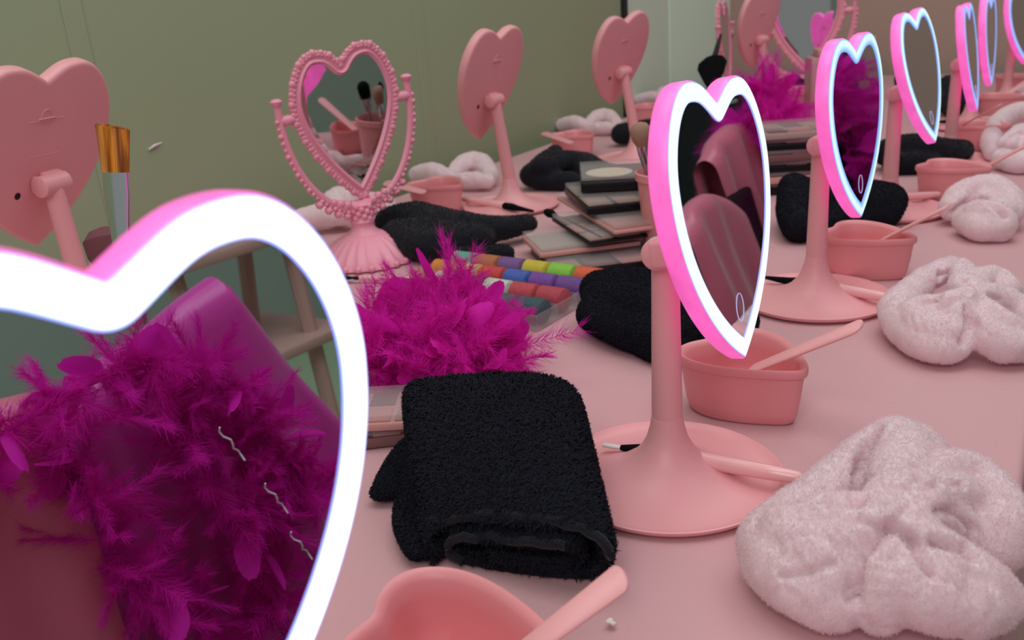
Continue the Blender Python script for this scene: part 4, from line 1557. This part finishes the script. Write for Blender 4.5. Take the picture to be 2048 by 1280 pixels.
fan = [(1420, 182), (1408, 165), (1395, 140), (1397, 128), (1412, 115), (1428, 109), (1445, 111), (1454, 122), (1448, 145), (1434, 170)]
fwd = Vector(_f)
mb = MB()
mb.loft([[rel(*p) * 0.9 + fwd * 0.006 for p in fan], [rel(*p) + fwd * 0.002 for p in fan], [rel(*p) - fwd * 0.002 for p in fan], [rel(*p) * 0.9 - fwd * 0.006 for p in fan]])
mb.obj('bristles', M['bristle'], t)
MB().tube([rel(1430, 112), rel(1436, 88), rel(1442, 68)], [0.006, 0.0045, 0.0025], 10).obj('handle', M['blackp'], t)
bucket('pink brush cup at the back below the black fan brush', (base_.x, base_.y), 0.11, 0.03)
MB().tube([rel(1420, 182), Vector((0, 0, 0.02 - base_.z))], 0.003, 8).obj('stem', M['blackp'], t)

# clear pink box, bottles
bx = Vector((-0.445, 1.975, 0))
cb = thing('acrylic_box', 'tall smoky pink clear acrylic box behind the magenta reflecting mirror', 'box', (bx.x, bx.y, 0), R_(28))
MB().box((0, 0, 0.086), (0.078, 0.06, 0.172), None, 0.003).obj('body', M['clearpink'], cb)
MB().box((0, 0, 0.180), (0.050, 0.04, 0.016), None, 0.003).obj('cap', M['rosegold'], cb)
b2 = at(1740, 150, 0)
bt = thing('pump_bottle', 'small white bottle standing far back before the brown wall', 'bottle', (b2.x, b2.y, 0))
MB().lathe([(0.024, 0), (0.026, 0.002), (0.026, 0.085), (0.010, 0.098)], 24, cap0=True, cap1=True).obj('body', M['clear'], bt)
MB().lathe([(0.012, 0.099), (0.012, 0.125)], 20, cap0=True, cap1=True).obj('cap', M['white'], bt)
# brush by the ornate mirror base
o = makeup_brush('short dark and pink brush lying before the ornate mirror base', 0.1, 'handle', 0.0035, 'fan')
lay(o, at(700, 556, 0.006), at(800, 556, 0.006))

# small white marks and lint
mb = MB()
mb.tube([(-1.1075, 0.395 + 0.02, 0.0), (-1.1065, 0.405 + 0.02, 0.004), (-1.107, 0.418 + 0.02, 0.006)], [0.0009, 0.0016, 0.0006], 8)
fz = mb.obj('fluff', M['lint'])  # thin raised white mark on the green wall
tag(fz, 'small white mark on the green wall right of the orange brush', 'lint')
_q = Vector(_f) + Vector(CR) * ((313 - 1024) / FPX) - Vector(CU) * ((296 - 640) / FPX)
_t = -1.107 / _q.x
fz.location = (0, _t * _q.y - 0.428, CAMH + _t * _q.z)
for (x, y, s, lb) in [(1222, 1250, 0.0028, 'small white lint fluff beside the foreground bowl'), (1545, 492, 0.0014, 'tiny light flare built as a white speck behind the first lit mirror')]:  # second speck stands in for a small light flare
    p = at(x, y, 0.001)
    mb = MB()
    for k in range(5):
        mb.ball((0.6 * s * math.cos(k * 2.1), 0.6 * s * math.sin(k * 1.3), s * (0.5 + 0.12 * k)), s * 0.6, 8, 6, (1, 0.8, 0.8))
    o = mb.obj('lint', M['lint'])
    o.location = p
    tag(o, lb, 'lint')


# ------------------------------------------------------------------ chairs, robes and shelf seen in the mirrors
def chair(y, label):
    t = thing('side_chair', label, 'chair', (0.42, y, -TZ), 0, 'chairs along the front of the table')
    MB().box((0.05, 0, 0.45), (0.40, 0.40, 0.03), None, 0.006).obj('seat', M['blackp'], t)
    for sx in (-0.12, 0.22):
        for sy in (-0.17, 0.17):
            MB().tube([(sx, sy, 0), (sx, sy, 0.434)], 0.012, 10).obj('leg', M['blackp'], t)
    MB().box((-0.06, 0, 0.66), (0.02, 0.34, 0.30), None, 0.006).obj('backrest', M['blackp'], t)
    for sy in (-0.15, 0.15):
        MB().tube([(-0.06, sy, 0.466), (-0.06, sy, 0.60)], 0.010, 10).obj('back_post', M['blackp'], t)
    return t


def drape(y0, y1, x, zt, zb, m, label, seed, slope=0.0, fold=0.010, half=0.035, name='satin_robe', zr=None):
    """cloth hanging over a chair back: front sheet, rounded top, back sheet"""
    ny, nz = 60, 34
    vs = []
    for i in range(ny):
        u = i / (ny - 1)
        yy = y0 + (y1 - y0) * u
        top = zt + (zr - zt) * max(0.0, (u - 0.62) / 0.38) ** 0.9 if zr is not None else zt
        top -= slope * (2 * u - 1) ** 2
        if zr is not None:
            top -= 0.07 * max(0.0, (0.62 - u) / 0.62)
        for j in range(-nz, nz + 1):
            s = j / nz
            a = abs(s)
            if a < 0.15:
                ang = s / 0.15 * math.pi / 2
                xx, zz = x + half * math.sin(ang) * 0.8, top - half * (1 - math.cos(ang))
            else:
                k = (a - 0.15) / 0.85
                sg = 1 if s > 0 else -1
                xx = x + sg * (half * 0.8 + 0.03 * k)
                zz = (top - half) + (zb - top + half) * k
            f = fold * (noise.noise((yy * 16, zz * 3 + seed, seed)) * 1.8 + 0.6 * math.sin(yy * 70 + 3 * zz + seed)) * min(1, a * 2.5 + 0.2)
            vs.append((xx + f, yy + 0.010 * noise.noise((zz * 6, seed, 0)), zz))
    n = 2 * nz + 1
    fs = [(i * n + j, i * n + j + 1, (i + 1) * n + j + 1, (i + 1) * n + j) for i in range(ny - 1) for j in range(n - 1)]
    me = bpy.data.meshes.new(name)
    me.from_pydata(vs, [], fs)
    o = link(name, me, m)
    return tag(o, label, 'robe', 'satin robes over chair backs')


for y, lb in ((0.40, 'chair opposite the near lit mirror, seen reflected'), (1.70, 'chair reflected in the first full lit mirror under rose robes'), (2.15, 'chair farthest along the table, under the second reflected boa')):
    chair(y, lb)
drape(0.08, 0.312, 0.30, 0.105, -0.52, M['satinrose'], 'rose pink satin robe at the left of the near mirror reflection', 3.0, 0.01, 0.006)
drape(0.30, 0.655, 0.35, 0.125, -0.52, M['satinmag'], 'magenta satin robe reflected behind the boa in the near mirror', 5.0, 0.0, 0.010, zr=-0.10)
drape(1.44, 1.69, 0.33, 0.100, -0.52, M['satinrose'], 'rose satin robe low in the first full mirror reflection', 7.0, 0.05, 0.012)
drape(1.78, 2.10, 0.40, 0.195, -0.52, M['satinrose'], 'taller rose satin robe in the first full mirror reflection', 9.0, 0.05, 0.014)
drape(1.90, 2.40, 0.47, 0.13, -0.52, M['satinmag'], 'magenta satin robe behind the two rose robes in the mirror reflection', 11.0, 0.02, 0.014)
boa('feather_boa', [[(0.26, 0.20, 0.075), (0.26, 0.28, 0.090), (0.26, 0.36, 0.098), (0.26, 0.42, 0.075), (0.26, 0.46, 0.03), (0.26, 0.50, -0.05), (0.27, 0.53, -0.10)],
                    [(0.26, 0.30, 0.06), (0.25, 0.305, 0.0), (0.25, 0.33, -0.07), (0.26, 0.37, -0.15), (0.27, 0.40, -0.26)],
                    [(0.26, 0.40, 0.05), (0.25, 0.42, -0.02), (0.25, 0.44, -0.10), (0.26, 0.45, -0.20)],
                    [(0.27, 0.47, 0.0), (0.26, 0.48, -0.09), (0.27, 0.46, -0.18)]],
    'magenta feather boa draped over the robes, reflected in the near lit mirror', 520, 41, 0.042, 1.0, 0.10, -0.6, -0.05, group='magenta feather boas', thick=0.008)
boa('feather_boa', [[(0.36, 1.98, 0.20), (0.36, 2.02, 0.17), (0.35, 2.08, 0.14), (0.34, 2.12, 0.05), (0.34, 2.16, -0.10)],
                    [(0.34, 2.00, 0.15), (0.33, 2.08, 0.0), (0.33, 2.20, -0.12)], [(0.34, 2.20, 0.18), (0.34, 2.24, 0.0), (0.34, 2.10, -0.2)]],
    'magenta feather boa reflected in the second and third lit mirrors', 260, 42, 0.085, 1.0, 0.15, -0.6, 0.0, group='magenta feather boas', thick=0.012)
# short white threads hanging among the near boa
for (y, z) in ((0.395, 0.045), (0.425, -0.020), (0.44, -0.075)):
    mb = MB()
    mb.tube([(0.2 + 0.002 * math.sin(k * 1.3), y + 0.0022 * k + 0.0015 * math.cos(k * 2), z - 0.0045 * k) for k in range(9)], 0.0009, 6)
    tag(mb.obj('thread', M['thread']), 'short white twisted thread hanging in the boa of the near reflection', 'thread', 'white threads in the reflected boa')

sh = thing('ladder_shelf', 'pale pink wooden ladder shelf reflected beyond the robes', 'shelf', (0.95, 0.92, -TZ))
for yy in (-0.02, 0.24):
    MB().tube([(0.0, yy, 0), (0.12, yy, 1.25)], 0.016, 8).obj('rail', M['wood'], sh)
    MB().tube([(0.30, yy, 0), (0.14, yy, 1.25)], 0.016, 8).obj('rail', M['wood'], sh)
for z, w in ((0.30, 0.30), (0.52, 0.27), (0.74, 0.24), (0.97, 0.2)):
    MB().box((0.14, 0.11, z), (w, 0.40, 0.022), None, 0.004).obj('shelf_board', M['wood'], sh)
palette('dark palette lying on the top board of the ladder shelf', (1.07, 1.0), (0.14, 0.10), 0.4, 0.232, 'blackp', hh=0.02)
palette('pale palette on the dark one on the ladder shelf', (1.07, 1.0), (0.13, 0.09), 0.2, 0.259, 'greige', hh=0.02)

# ------------------------------------------------------------------ everything above was placed from the table top: lift it to the floor's frame
for o in SC.objects:
    if o.parent is None and o.type in ('MESH', 'EMPTY'):
        o.location.z += TZ
